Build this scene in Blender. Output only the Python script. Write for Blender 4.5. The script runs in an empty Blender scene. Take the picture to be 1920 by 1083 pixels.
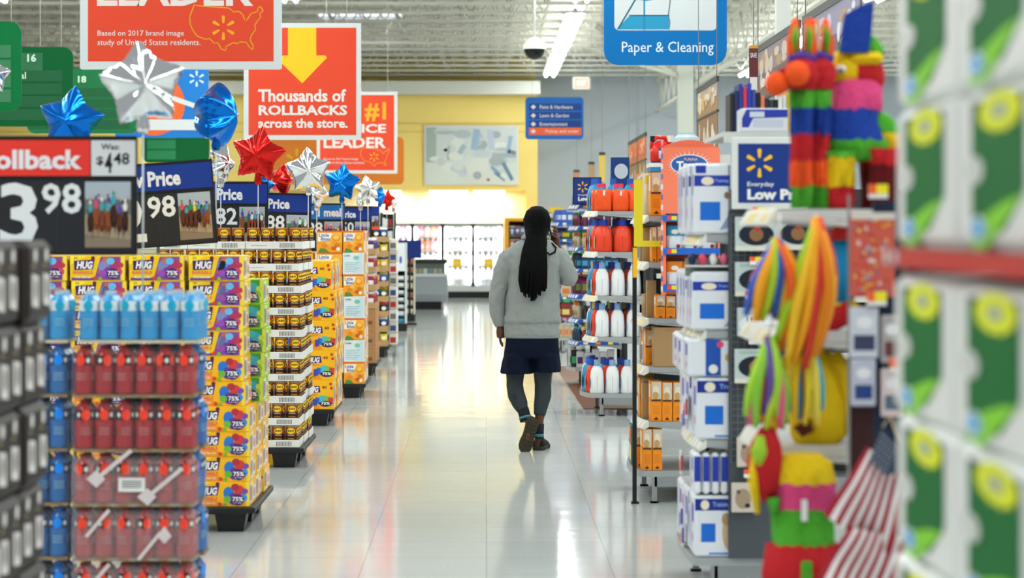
import bpy, math, random
from mathutils import Vector, Matrix
R = math.radians
random.seed(7)
C = bpy.context.scene.collection
SC = bpy.context.scene
# ------------------------------------------------------------ camera, light, exposure
F, CX, CY, EYE = 4533.33, 912.0, 424.0, 1.67
def at(x, y, Y):
    return Vector(((x - CX) / F * Y, Y, EYE - (y - CY) / F * Y))
def ax(x, Y): return (x - CX) / F * Y
def az(y, Y): return EYE - (y - CY) / F * Y
cam = bpy.data.cameras.new('camera'); cam_o = bpy.data.objects.new('camera', cam); C.objects.link(cam_o)
cam_o.location = (0, 0, EYE); cam_o.rotation_euler = (R(90), 0, 0)
cam.lens = 85; cam.sensor_width = 36; cam.shift_x = 48 / 1920; cam.shift_y = -117.5 / 1920
cam.clip_start = .05; cam.clip_end = 300
cam.dof.use_dof = True; cam.dof.focus_distance = 18.0; cam.dof.aperture_fstop = 3.0
SC.camera = cam_o
SC.view_settings.view_transform = 'Standard'; SC.view_settings.look = 'None'
SC.view_settings.exposure = 0.0; SC.view_settings.gamma = 1; SC.view_settings.use_curve_mapping = False
SC.cycles.use_denoising = True
SC.cycles.max_bounces = 7; SC.cycles.diffuse_bounces = 3; SC.cycles.glossy_bounces = 4
SC.cycles.transparent_max_bounces = 16; SC.cycles.sample_clamp_indirect = 6
SC.cycles.caustics_reflective = False; SC.cycles.caustics_refractive = False
W = bpy.data.worlds.new('world'); SC.world = W; W.use_nodes = True
bg = W.node_tree.nodes['Background']; bg.inputs[0].default_value = (.93, .97, 1, 1); bg.inputs[1].default_value = .43
LAMP_Z = 5.2; LAMP_L = 22.0        # height of the strip lights, radiance of their tubes
# ------------------------------------------------------------ materials
def lin(h):
    h = h.lstrip('#'); v = [int(h[i:i + 2], 16) / 255 for i in (0, 2, 4)]
    return tuple(c / 12.92 if c <= .04045 else ((c + .055) / 1.055) ** 2.4 for c in v)
MC = {}
def M(hexc, rough=.5, metal=0., emit=0., alpha=1., fringe=0., wrinkle=0., spec=.3, noise=0., scale=40.):
    key = (hexc, rough, metal, emit, alpha, fringe, wrinkle, spec, noise, scale)
    if key in MC: return MC[key]
    m = bpy.data.materials.new('material_' + hexc.lstrip('#')); m.use_nodes = True
    nt = m.node_tree; b = nt.nodes['Principled BSDF']; c = lin(hexc)
    b.inputs['Base Color'].default_value = (*c, 1); b.inputs['Roughness'].default_value = rough
    b.inputs['Metallic'].default_value = metal; b.inputs['Specular IOR Level'].default_value = spec
    if emit:
        b.inputs['Emission Color'].default_value = (*c, 1); b.inputs['Emission Strength'].default_value = emit
    if alpha < 1: b.inputs['Alpha'].default_value = alpha
    if noise:
        tc = nt.nodes.new('ShaderNodeTexCoord'); n = nt.nodes.new('ShaderNodeTexNoise'); n.inputs['Scale'].default_value = scale
        n.inputs['Detail'].default_value = 6
        r = nt.nodes.new('ShaderNodeMapRange'); r.inputs['To Min'].default_value = 1 - noise; r.inputs['To Max'].default_value = 1 + noise
        mx = nt.nodes.new('ShaderNodeVectorMath'); mx.operation = 'SCALE'; mx.inputs[0].default_value = c
        nt.links.new(tc.outputs['Object'], n.inputs['Vector']); nt.links.new(n.outputs[0], r.inputs['Value'])
        nt.links.new(r.outputs[0], mx.inputs['Scale']); nt.links.new(mx.outputs[0], b.inputs['Base Color'])
    if fringe or wrinkle:
        tc = nt.nodes.new('ShaderNodeTexCoord')
        n = nt.nodes.new('ShaderNodeTexNoise'); bp = nt.nodes.new('ShaderNodeBump')
        if fringe:
            mp = nt.nodes.new('ShaderNodeMapping'); mp.inputs['Scale'].default_value = (1, 1, .35)
            nt.links.new(tc.outputs['Object'], mp.inputs[0]); nt.links.new(mp.outputs[0], n.inputs['Vector'])
            n.inputs['Scale'].default_value = 160; bp.inputs['Distance'].default_value = .012; bp.inputs['Strength'].default_value = fringe
        else:
            nt.links.new(tc.outputs['Object'], n.inputs['Vector']); n.inputs['Scale'].default_value = scale
            bp.inputs['Distance'].default_value = .01; bp.inputs['Strength'].default_value = wrinkle
            n.inputs['Detail'].default_value = 3
        nt.links.new(n.outputs[0], bp.inputs['Height']); nt.links.new(bp.outputs[0], b.inputs['Normal'])
    MC[key] = m; return m
WHITE = M('E9EAE6', .45); BLACK = M('17181A', .5); NAVY = M('0B2A75', .4); INK = M('1B1716', .5)
GREY = M('8E9293', .45, .2); RED = M('E03A27', .45); YEL = M('F8C21C', .45)
FILM = M('E8EEF2', .1, alpha=.05, wrinkle=.9, scale=18); FILM2 = M('EDE6E8', .12, alpha=.17, wrinkle=.9, scale=18)
STEEL = M('B9BDBE', .3, .9)
# ------------------------------------------------------------ text
TC = {}
def text_geo(s, bold):
    k = (s, bold)
    if k in TC: return TC[k]
    cu = bpy.data.curves.new('t', 'FONT'); cu.body = s; cu.size = 1; cu.resolution_u = 2; cu.offset = bold
    o = bpy.data.objects.new('t', cu); C.objects.link(o)
    dg = bpy.context.evaluated_depsgraph_get(); me = bpy.data.meshes.new_from_object(o.evaluated_get(dg))
    vs = [(v.co.x, v.co.y) for v in me.vertices]; fs = [tuple(p.vertices) for p in me.polygons]
    fs = [f if me.polygons[i].normal.z > 0 else f[::-1] for i, f in enumerate(fs)]
    bpy.data.objects.remove(o); bpy.data.curves.remove(cu); bpy.data.meshes.remove(me)
    x0 = min(v[0] for v in vs); x1 = max(v[0] for v in vs); y0 = min(v[1] for v in vs); y1 = max(v[1] for v in vs)
    vs = [((x - x0) / (x1 - x0), (y - y0) / max(y1 - y0, 1e-6)) for x, y in vs]
    TC[k] = (vs, fs); return TC[k]
# ------------------------------------------------------------ mesh builder
class MB:
    def __init__(s): s.v = []; s.f = []; s.m = []; s.s = []; s.mats = []
    def mi(s, m):
        if m not in s.mats: s.mats.append(m)
        return s.mats.index(m)
    def add(s, vs, fs, m, smooth=False):
        b = len(s.v); s.v += [tuple(v) for v in vs]; k = s.mi(m)
        for f in fs: s.f.append(tuple(b + i for i in f)); s.m.append(k); s.s.append(smooth)
    def box(s, a, b, m, ch=0.):
        x0, y0, z0 = [min(a[i], b[i]) for i in range(3)]; x1, y1, z1 = [max(a[i], b[i]) for i in range(3)]
        if ch <= 0:
            s.add([(x0,y0,z0),(x1,y0,z0),(x1,y1,z0),(x0,y1,z0),(x0,y0,z1),(x1,y0,z1),(x1,y1,z1),(x0,y1,z1)],
                  [(0,3,2,1),(4,5,6,7),(0,1,5,4),(1,2,6,5),(2,3,7,6),(3,0,4,7)], m); return
        lo = (x0, y0, z0); hi = (x1, y1, z1); vs = []; ix = {}
        for sx in (0, 1):
            for sy in (0, 1):
                for sz in (0, 1):
                    c = [(lo, hi)[t][i] for i, t in enumerate((sx, sy, sz))]
                    for axis in range(3):
                        p = list(c)
                        for j in range(3):
                            if j != axis: p[j] += ch if (sx, sy, sz)[j] == 0 else -ch
                        ix[(sx, sy, sz, axis)] = len(vs); vs.append(tuple(p))
        fs = []
        for axis in range(3):
            o = [j for j in range(3) if j != axis]
            for t in (0, 1):
                q = []
                for a_, b_ in ((0, 0), (1, 0), (1, 1), (0, 1)):
                    k = [0, 0, 0]; k[axis] = t; k[o[0]] = a_; k[o[1]] = b_; q.append(ix[(*k, axis)])
                fs.append(tuple(q))
        for axis in range(3):
            o = [j for j in range(3) if j != axis]
            for a_ in (0, 1):
                for b_ in (0, 1):
                    k = [0, 0, 0]; k[o[0]] = a_; k[o[1]] = b_; k0 = list(k); k1 = list(k); k0[axis] = 0; k1[axis] = 1
                    fs.append((ix[(*k0, o[0])], ix[(*k1, o[0])], ix[(*k1, o[1])], ix[(*k0, o[1])]))
        for k in ((a_, b_, c_) for a_ in (0, 1) for b_ in (0, 1) for c_ in (0, 1)):
            fs.append((ix[(*k, 0)], ix[(*k, 1)], ix[(*k, 2)]))
        cc = Vector([(lo[i] + hi[i]) / 2 for i in range(3)]); out = []
        for f in fs:
            p = [Vector(vs[i]) for i in f]; n = (p[1] - p[0]).cross(p[2] - p[1]); mid = sum(p, Vector()) / len(p)
            out.append(f if n.dot(mid - cc) > 0 else f[::-1])
        s.add(vs, out, m)
    def prism(s, poly, axis, a, b, m):          # poly in the two remaining axes, extruded from a to b
        n = len(poly); vs = []
        for t in (a, b):
            for p in poly:
                vs.append({'x': (t, p[0], p[1]), 'y': (p[0], t, p[1]), 'z': (p[0], p[1], t)}[axis])
        fs = [tuple(range(n)), tuple(range(2 * n - 1, n - 1, -1))] + [(i, i + n, (i + 1) % n + n, (i + 1) % n) for i in range(n)]
        ar = sum(poly[i][0] * poly[(i + 1) % n][1] - poly[(i + 1) % n][0] * poly[i][1] for i in range(n))
        flip = (ar > 0) == (axis != 'y')
        if b < a: flip = not flip
        s.add(vs, [f[::-1] for f in fs] if flip else fs, m)
    def lathe(s, prof, c=(0, 0, 0), m=None, seg=18, sx=1., sy=1., smooth=True):   # prof: (r, z[, material of the band above])
        for i in range(len(prof) - 1):
            (r0, z0), (r1, z1) = prof[i][:2], prof[i + 1][:2]; mm = prof[i][2] if len(prof[i]) > 2 else m
            vs = []
            for r, z in ((r0, z0), (r1, z1)):
                for k in range(seg):
                    a = 2 * math.pi * k / seg; vs.append((c[0] + r * sx * math.cos(a), c[1] + r * sy * math.sin(a), c[2] + z))
            s.add(vs, [(k, (k + 1) % seg, seg + (k + 1) % seg, seg + k) for k in range(seg)], mm, smooth and abs(z1 - z0) > 1e-6)
    def loft(s, rings, m, cap=True, smooth=True):   # rings: lists of n points; m one material or one per gap
        n = len(rings[0]); b = len(s.v)
        for r in rings: s.v += [tuple(p) for p in r]
        for i in range(len(rings) - 1):
            k = s.mi(m[i] if isinstance(m, list) else m)
            for j in range(n):
                s.f.append((b + i * n + j, b + i * n + (j + 1) % n, b + (i + 1) * n + (j + 1) % n, b + (i + 1) * n + j)); s.m.append(k); s.s.append(smooth)
        if cap:
            s.f.append(tuple(b + j for j in range(n))[::-1]); s.m.append(s.mi(m[0] if isinstance(m, list) else m)); s.s.append(False)
            s.f.append(tuple(b + (len(rings) - 1) * n + j for j in range(n))); s.m.append(s.mi(m[-1] if isinstance(m, list) else m)); s.s.append(False)
    def tube(s, pts, r, m, seg=8, flat=None, cap=True):
        pts = [Vector(p) for p in pts]; rings = []; n = len(pts)
        rr = r if isinstance(r, (list, tuple)) else [r] * n
        up = None
        for i, p in enumerate(pts):
            t = (pts[min(i + 1, n - 1)] - pts[max(i - 1, 0)]).normalized()
            if up is None: up = Vector((0, 1, 0)) if abs(t.y) < .9 else Vector((1, 0, 0))
            u = t.cross(up).normalized(); w = u.cross(t).normalized(); up = w
            ring = []
            for k in range(seg):
                a = 2 * math.pi * k / seg; q = rr[i] if not isinstance(rr[i], tuple) else None
                ru, rw = (rr[i] if q is None else (q, q * (flat or 1)))
                ring.append(p + u * (ru * math.cos(a)) + w * (rw * math.sin(a)))
            rings.append(ring)
        s.loft(rings, m, cap)
    def mesh(s, name):
        me = bpy.data.meshes.new(name); me.from_pydata(s.v, [], s.f)
        for m in s.mats: me.materials.append(m)
        me.polygons.foreach_set('material_index', s.m); me.polygons.foreach_set('use_smooth', s.s); me.update()
        return me
    def build(s, name, parent=None, loc=(0, 0, 0), rz=0):
        return put(name, s.mesh(name), loc, rz, parent)
class Fr:                                        # a printed face: everything on it lies a hair above the surface
    STEP = .0007
    def __init__(s, mb, O, U, V): s.mb = mb; s.O = Vector(O); s.U = Vector(U); s.V = Vector(V); s.N = s.U.cross(s.V)
    def p(s, u, v, l): return s.O + s.U * u + s.V * v + s.N * (l * s.STEP)
    def poly(s, pts, m, l=1): s.mb.add([s.p(u, v, l) for u, v in pts], [tuple(range(len(pts)))], m)
    def rect(s, a, b, c, d, m, l=1): s.poly([(a, b), (c, b), (c, d), (a, d)], m, l)
    def ell(s, cu, cv, ru, rv, m, l=1, n=16): s.poly([(cu + ru * math.cos(2 * math.pi * k / n), cv + rv * math.sin(2 * math.pi * k / n)) for k in range(n)], m, l)
    def rrect(s, a, b, c, d, r, m, l=1, corners='1111'):
        P = []
        for (x, y, a0, on) in ((c - r, b + r, -90, corners[1]), (c - r, d - r, 0, corners[2]), (a + r, d - r, 90, corners[3]), (a + r, b + r, 180, corners[0])):
            if on == '1': P += [(x + r * math.cos(R(a0 + t)), y + r * math.sin(R(a0 + t))) for t in (0, 18, 36, 54, 72, 90)]
            else: P.append((x + (r if a0 in (-90, 0) else -r), y + (-r if a0 in (-90, 180) else r)))
        s.poly(P, m, l)
    def line(s, pts, w, m, l=1):
        for (a, b), (c, d) in zip(pts, pts[1:]):
            t = Vector((c - a, d - b)); L = t.length
            if L < 1e-6: continue
            t /= L; n = Vector((-t.y, t.x)) * w / 2; e = t * w * .3
            s.poly([(a - n.x - e.x, b - n.y - e.y), (c - n.x + e.x, d - n.y + e.y), (c + n.x + e.x, d + n.y + e.y), (a + n.x - e.x, b + n.y - e.y)], m, l)
    def text(s, t, a, b, c, d, m, l=2, bold=.02, slant=0.):
        vs, fs = text_geo(t, bold)
        s.mb.add([s.p(a + (c - a) * x + slant * (d - b) * y, b + (d - b) * y, l) for x, y in vs], fs, m)
    def spark(s, cu, cv, r, m, l=2):
        for k in range(6):
            a = R(90 + 60 * k); d = Vector((math.cos(a), math.sin(a))); n = Vector((-d.y, d.x)); P = []
            for q, w in ((.36, .05), (.42, .085), (.9, .14), (.98, .1), (1.0, 0), (.98, -.1), (.9, -.14), (.42, -.085), (.36, -.05)):
                P.append(((cu + d.x * q * r + n.x * w * r), (cv + d.y * q * r + n.y * w * r)))
            s.poly(P[::-1], m, l)
class Cyl(Fr):                                   # the same on an upright can or bottle facing -Y
    def __init__(s, mb, c, r, ang=0): s.mb = mb; s.c = Vector(c); s.r = r; s.ang = ang
    def p(s, u, v, l):
        a = u / s.r + s.ang; q = s.r + l * .0007
        return Vector((s.c.x + q * math.sin(a), s.c.y - q * math.cos(a), s.c.z + v))
    def rect(s, a, b, c, d, m, l=1):
        n = 5
        for i in range(n): s.poly([(a + (c - a) * i / n, b), (a + (c - a) * (i + 1) / n, b), (a + (c - a) * (i + 1) / n, d), (a + (c - a) * i / n, d)], m, l)
    def ell(s, cu, cv, ru, rv, m, l=1, n=10):
        for i in range(n):
            f = lambda t: rv * math.sqrt(max(0, 1 - t * t))
            t0 = -1 + 2 * i / n; t1 = -1 + 2 * (i + 1) / n
            s.poly([(cu + ru * t0, cv - f(t0)), (cu + ru * t1, cv - f(t1)), (cu + ru * t1, cv + f(t1)), (cu + ru * t0, cv + f(t0))], m, l)
def put(name, me, loc=(0, 0, 0), rz=0, parent=None):
    o = bpy.data.objects.new(name, me); C.objects.link(o); o.location = loc; o.rotation_euler = (0, 0, rz)
    if parent is not None: o.parent = parent
    return o
def tag(o, label=None, cat=None, group=None, kind=None):
    if label: o['label'] = label
    if cat: o['category'] = cat
    if group: o['group'] = group
    if kind: o['kind'] = kind
    return o
def thing(name, label, cat, loc=(0, 0, 0), rz=0, group=None):
    o = bpy.data.objects.new(name, None); C.objects.link(o); o.location = loc; o.rotation_euler = (0, 0, rz); o.empty_display_size = .1
    return tag(o, label, cat, group)
def struct(name, mb):
    o = mb.build(name); o['kind'] = 'structure'; return o
def copy_tree(o, parent=None):
    c = o.copy(); C.objects.link(c)
    if parent is not None: c.parent = parent
    for ch in list(o.children): copy_tree(ch, c)
    return c
NTH = ['first', 'second', 'third', 'fourth', 'fifth', 'sixth', 'seventh', 'eighth', 'ninth', 'tenth', 'eleventh', 'twelfth', 'thirteenth', 'fourteenth', 'fifteenth', 'sixteenth']
def ell_ring(c, rx, ry, n=16, z=None, rot=0):
    return [(c[0] + rx * math.cos(2 * math.pi * k / n + rot), c[1] + ry * math.sin(2 * math.pi * k / n + rot), c[2]) for k in range(n)]
# ------------------------------------------------------------ the setting
def floor_mat():
    m = bpy.data.materials.new('polished_floor'); m.use_nodes = True; nt = m.node_tree; N = nt.nodes; L = nt.links
    b = N['Principled BSDF']; tc = N.new('ShaderNodeTexCoord')
    br = N.new('ShaderNodeTexBrick'); br.offset = 0; br.inputs['Scale'].default_value = 1
    br.inputs['Brick Width'].default_value = .61; br.inputs['Row Height'].default_value = .61; br.inputs['Mortar Size'].default_value = .0025
    br.inputs['Color1'].default_value = (*lin('D6DAD7'), 1); br.inputs['Color2'].default_value = (*lin('DDE0DE'), 1); br.inputs['Mortar'].default_value = (*lin('AEB4B2'), 1)
    n = N.new('ShaderNodeTexNoise'); n.inputs['Scale'].default_value = 60; n.inputs['Detail'].default_value = 8
    mx = N.new('ShaderNodeMix'); mx.data_type = 'RGBA'; mx.blend_type = 'MULTIPLY'; mx.inputs[0].default_value = .25
    L.new(tc.outputs['Object'], br.inputs['Vector']); L.new(tc.outputs['Object'], n.inputs['Vector'])
    L.new(br.outputs[0], mx.inputs[6]); L.new(n.outputs[0], mx.inputs[7]); L.new(mx.outputs[2], b.inputs['Base Color'])
    b.inputs['Roughness'].default_value = .085; b.inputs['Specular IOR Level'].default_value = .62
    n2 = N.new('ShaderNodeTexNoise'); n2.inputs['Scale'].default_value = 2.2; n2.inputs['Detail'].default_value = 2
    n3 = N.new('ShaderNodeTexBrick'); n3.offset = 0; n3.inputs['Scale'].default_value = 1; n3.inputs['Brick Width'].default_value = .61; n3.inputs['Row Height'].default_value = .61
    n3.inputs['Mortar Size'].default_value = .002; n3.inputs['Color1'].default_value = (1, 1, 1, 1); n3.inputs['Color2'].default_value = (.8, .8, .8, 1); n3.inputs['Mortar'].default_value = (.4, .4, .4, 1)
    L.new(tc.outputs['Object'], n2.inputs['Vector']); L.new(tc.outputs['Object'], n3.inputs['Vector'])
    bp = N.new('ShaderNodeBump'); bp.inputs['Distance'].default_value = .0035; bp.inputs['Strength'].default_value = .55; L.new(n2.outputs[0], bp.inputs['Height'])
    bp2 = N.new('ShaderNodeBump'); bp2.inputs['Distance'].default_value = .001; bp2.inputs['Strength'].default_value = .3; L.new(n3.outputs[0], bp2.inputs['Height'])
    L.new(bp.outputs[0], bp2.inputs['Normal']); L.new(bp2.outputs[0], b.inputs['Normal'])
    return m
b = MB(); b.box((-14, -1, -.05), (14, 60.3, 0), floor_mat()); struct('floor', b)
b = MB(); b.prism([(.888, 22.1), (3.2, 22.1), (3.2, 28.8), (.82, 28.8)], 'z', 0, .004, M('6A3F2A', .4, noise=.15)); struct('trim_1', b)
DECK = 5.85; BACK = 58.2
DK = M('DAD9CE', .8, noise=.08, scale=3)
b = MB()
for i in range(112):                              # ribbed metal roof deck
    y = 22 + i * .34; b.box((-14, y, DECK), (14, y + .2, DECK + .03), DK)
b.box((-14, 22, DECK + .03), (14, 60.2, DECK + .1), DK)
for i in range(90):
    x = -13.5 + i * .3
    if x < 7.5 and i % 7: b.box((x, 59.9, DECK - .09), (x + .17, 59.98, DECK - .02), BLACK)
struct('ceiling', b)
YW = M('FBDF84', .75, noise=.04, scale=2); YLOW = M('FDF0C8', .75); YPALE = M('F0D384', .75)
b = MB(); xr = ax(1008, BACK)
b.box((-14, 60, 0), (14, 60.2, DECK), M('BEC7D2', .8))
b.box((-14, 59.5, 0), (ax(1004, 59.5), 59.99, 5.84), YW)
struct('wall_back', b)
b = MB(); zl = az(357, BACK)                       # projecting yellow fascia above the dairy wall
b.box((-13.9, BACK, zl), (xr, 59.5, az(176, BACK)), YW)
b.box((ax(986, BACK), BACK, 0), (xr, 59.5, zl), YW); b.box((-13.9, 58.9, 0), (ax(986, BACK), 59.5, zl), YLOW)
for yy in (230, 246): b.box((-13.9, BACK - .02, az(yy + 2, BACK)), (ax(986, BACK), BACK, az(yy, BACK)), M('E6C970', .7))
struct('trim_2', b)
b = MB(); b.box((-13.9, BACK - .5, az(178, BACK)), (ax(1013, BACK - .5), 59.4, az(154, BACK)), M('E0E1D8', .6)); struct('trim_3', b)
b = MB(); b.box((13.9, 22, 0), (14, 60, DECK), M('A8AEB4', .8)); struct('wall_right', b)
b = MB(); b.box((-14, 22, 0), (-13.9, 60, DECK), M('B5AE98', .8)); struct('wall_left', b)
JM = M('D8D7CC', .6)
def joist_mesh(L, dep, pitch):
    b = MB(); b.box((-L / 2, -.05, dep - .05), (L / 2, .05, dep), JM); b.box((-L / 2, -.05, 0), (L / 2, .05, .045), JM)
    n = int(L / pitch)
    for i in range(n):
        x = -L / 2 + i * pitch
        b.tube([(x, 0, .02), (x + pitch / 2, 0, dep - .02)], .014, JM, 4); b.tube([(x + pitch / 2, 0, dep - .02), (x + pitch, 0, .02)], .014, JM, 4)
    return b.mesh('trim')
jm = joist_mesh(27.8, .55, .62)
for i in range(17):
    o = put('trim_%d' % (4 + i), jm, (0, 31 + i * 1.7, DECK - .56)); o['kind'] = 'structure'
gm = joist_mesh(37, .8, 1.5)
for i, X in enumerate((-3.8, 4.2, 11)):
    o = put('trim_%d' % (21 + i), gm, (X, 41.2, DECK - 1.38), R(90)); o['kind'] = 'structure'
b = MB(); b.box((ax(1272, 40), 40, 0), (ax(1300, 40), 40.25, DECK - 1.3), M('C9CCC2', .6)); struct('trim_24', b)
b = MB()
for s_ in (-1, 1): b.tube([(3.42, 40.1, 4.0), (3.42 + s_ * 1.6, 40.1, 5.0)], .05, JM, 6)
b.tube([(3.42, 40.1, 4.1), (1.6, 40.1, 4.62)], .04, JM, 6); struct('trim_25', b)
b = MB(); b.box((ax(1456, 19), 19, 0), (ax(1482, 19), 19.1, 6.2), M('D5D8D2', .5)); struct('trim_26', b)
b = MB(); sx0, sx1 = ax(590, 46.7), ax(752, 46.7); b.box((sx0, 46.5, DECK - .01), (sx1, 48.7, DECK), M('DCE6FF', .5, emit=1.6))
for i in range(5): b.box((sx0 + (sx1 - sx0) * i / 4 - .02, 46.5, DECK - .04), (sx0 + (sx1 - sx0) * i / 4 + .02, 48.7, DECK - .01), JM)
o = b.build('window_1'); o['kind'] = 'structure'
# strip lights: housing, two tubes, and the lamp's own light
TUBE = M('F7FFFB', .4, emit=LAMP_L)
def strip(X, y0, y1, label):
    t = thing('strip_light', label, 'ceiling light', (X, (y0 + y1) / 2, LAMP_Z), 0, 'strip lights under the roof')
    L = (y1 - y0) / 2
    b = MB(); b.box((-.17, -L, .05), (.17, L, .09), M('D8DAD4', .5)); b.box((-.03, -L, .09), (.03, L, .12), GREY)
    for q in (-.8, .8): b.tube([(0, L * q, .12), (0, L * q, DECK - LAMP_Z - .02)], .006, GREY, 4)
    b.build('housing', t)
    for s_ in (-1, 1):
        b = MB(); b.tube([(s_ * .09, -L + .05, .03), (s_ * .09, L - .05, .03)], .032, TUBE, 8); b.build('tube', t)
    ld = bpy.data.lights.new('tube_light', 'AREA'); ld.shape = 'RECTANGLE'; ld.size = .34; ld.size_y = 2 * L
    ld.energy = LAMP_L * math.pi * .34 * 2 * L * .33; ld.color = (.97, 1, .98)
    lo = bpy.data.objects.new('lamp_glow', ld); C.objects.link(lo); lo.parent = t; lo.location = (0, 0, -.03)
    ld = ld.copy(); ld.energy *= 1.3; lo = bpy.data.objects.new('lamp_glow', ld); C.objects.link(lo); lo.parent = t; lo.location = (0, 0, .14); lo.rotation_euler = (math.pi, 0, 0)
ROWN = {-7.7: 'second row from left wall', -3.1: 'row left of the aisle', 1.5: 'row over the aisle', 6.1: 'row right of the aisle', 10.7: 'row near right wall'}
for X in (-7.7, -3.1, 1.5, 6.1, 10.7):
    segs = [(2, 9.8), (10.2, 18), (18.4, 27.8), (28.2, 38.3)] + ([(40.6, 49.6)] if X > 0 else []) + ([(50.1, 57.3)] if X > 0 or X < -5 else [])  # far strip of leftmost row added behind the signs to brighten the yellow wall
    for k, (a, c) in enumerate(segs):
        strip(X, a, c, 'white twin tube strip light, %s, %s from the camera' % (ROWN[X], NTH[k]))
# ------------------------------------------------------------ left side: pallets of goods
PL = M('1E2021', .45)
def pallet(X1, Y0, w, d, label):
    t = thing('pallet', label, 'pallet', (X1 - w / 2, Y0 + d / 2, 0), 0, 'black plastic pallets along the aisle')
    b = MB(); b.box((-w / 2 - .02, -d / 2 - .02, .105), (w / 2 + .02, d / 2 + .02, .139), PL, .006)
    for i in range(6): b.box((-w / 2 + .1, -d / 2 + .08 + i * d / 6, .09), (w / 2 - .1, -d / 2 + .12 + i * d / 6, .105), PL)
    b.build('deck', t)
    f = MB(); f.loft([[(s * a, q * c, z) for s, q in ((-1, -1), (1, -1), (1, 1), (-1, 1))] for a, c, z in ((.07, .07, 0), (.085, .085, .09), (.09, .09, .104))], PL, smooth=False)
    fm = f.mesh('foot')
    for i in (-1, 0, 1):
        for j in (-1, 0, 1): put('foot', fm, (i * (w / 2 - .12), j * (d / 2 - .12), 0), 0, t)
    return t
EDGE = -1.28
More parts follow.
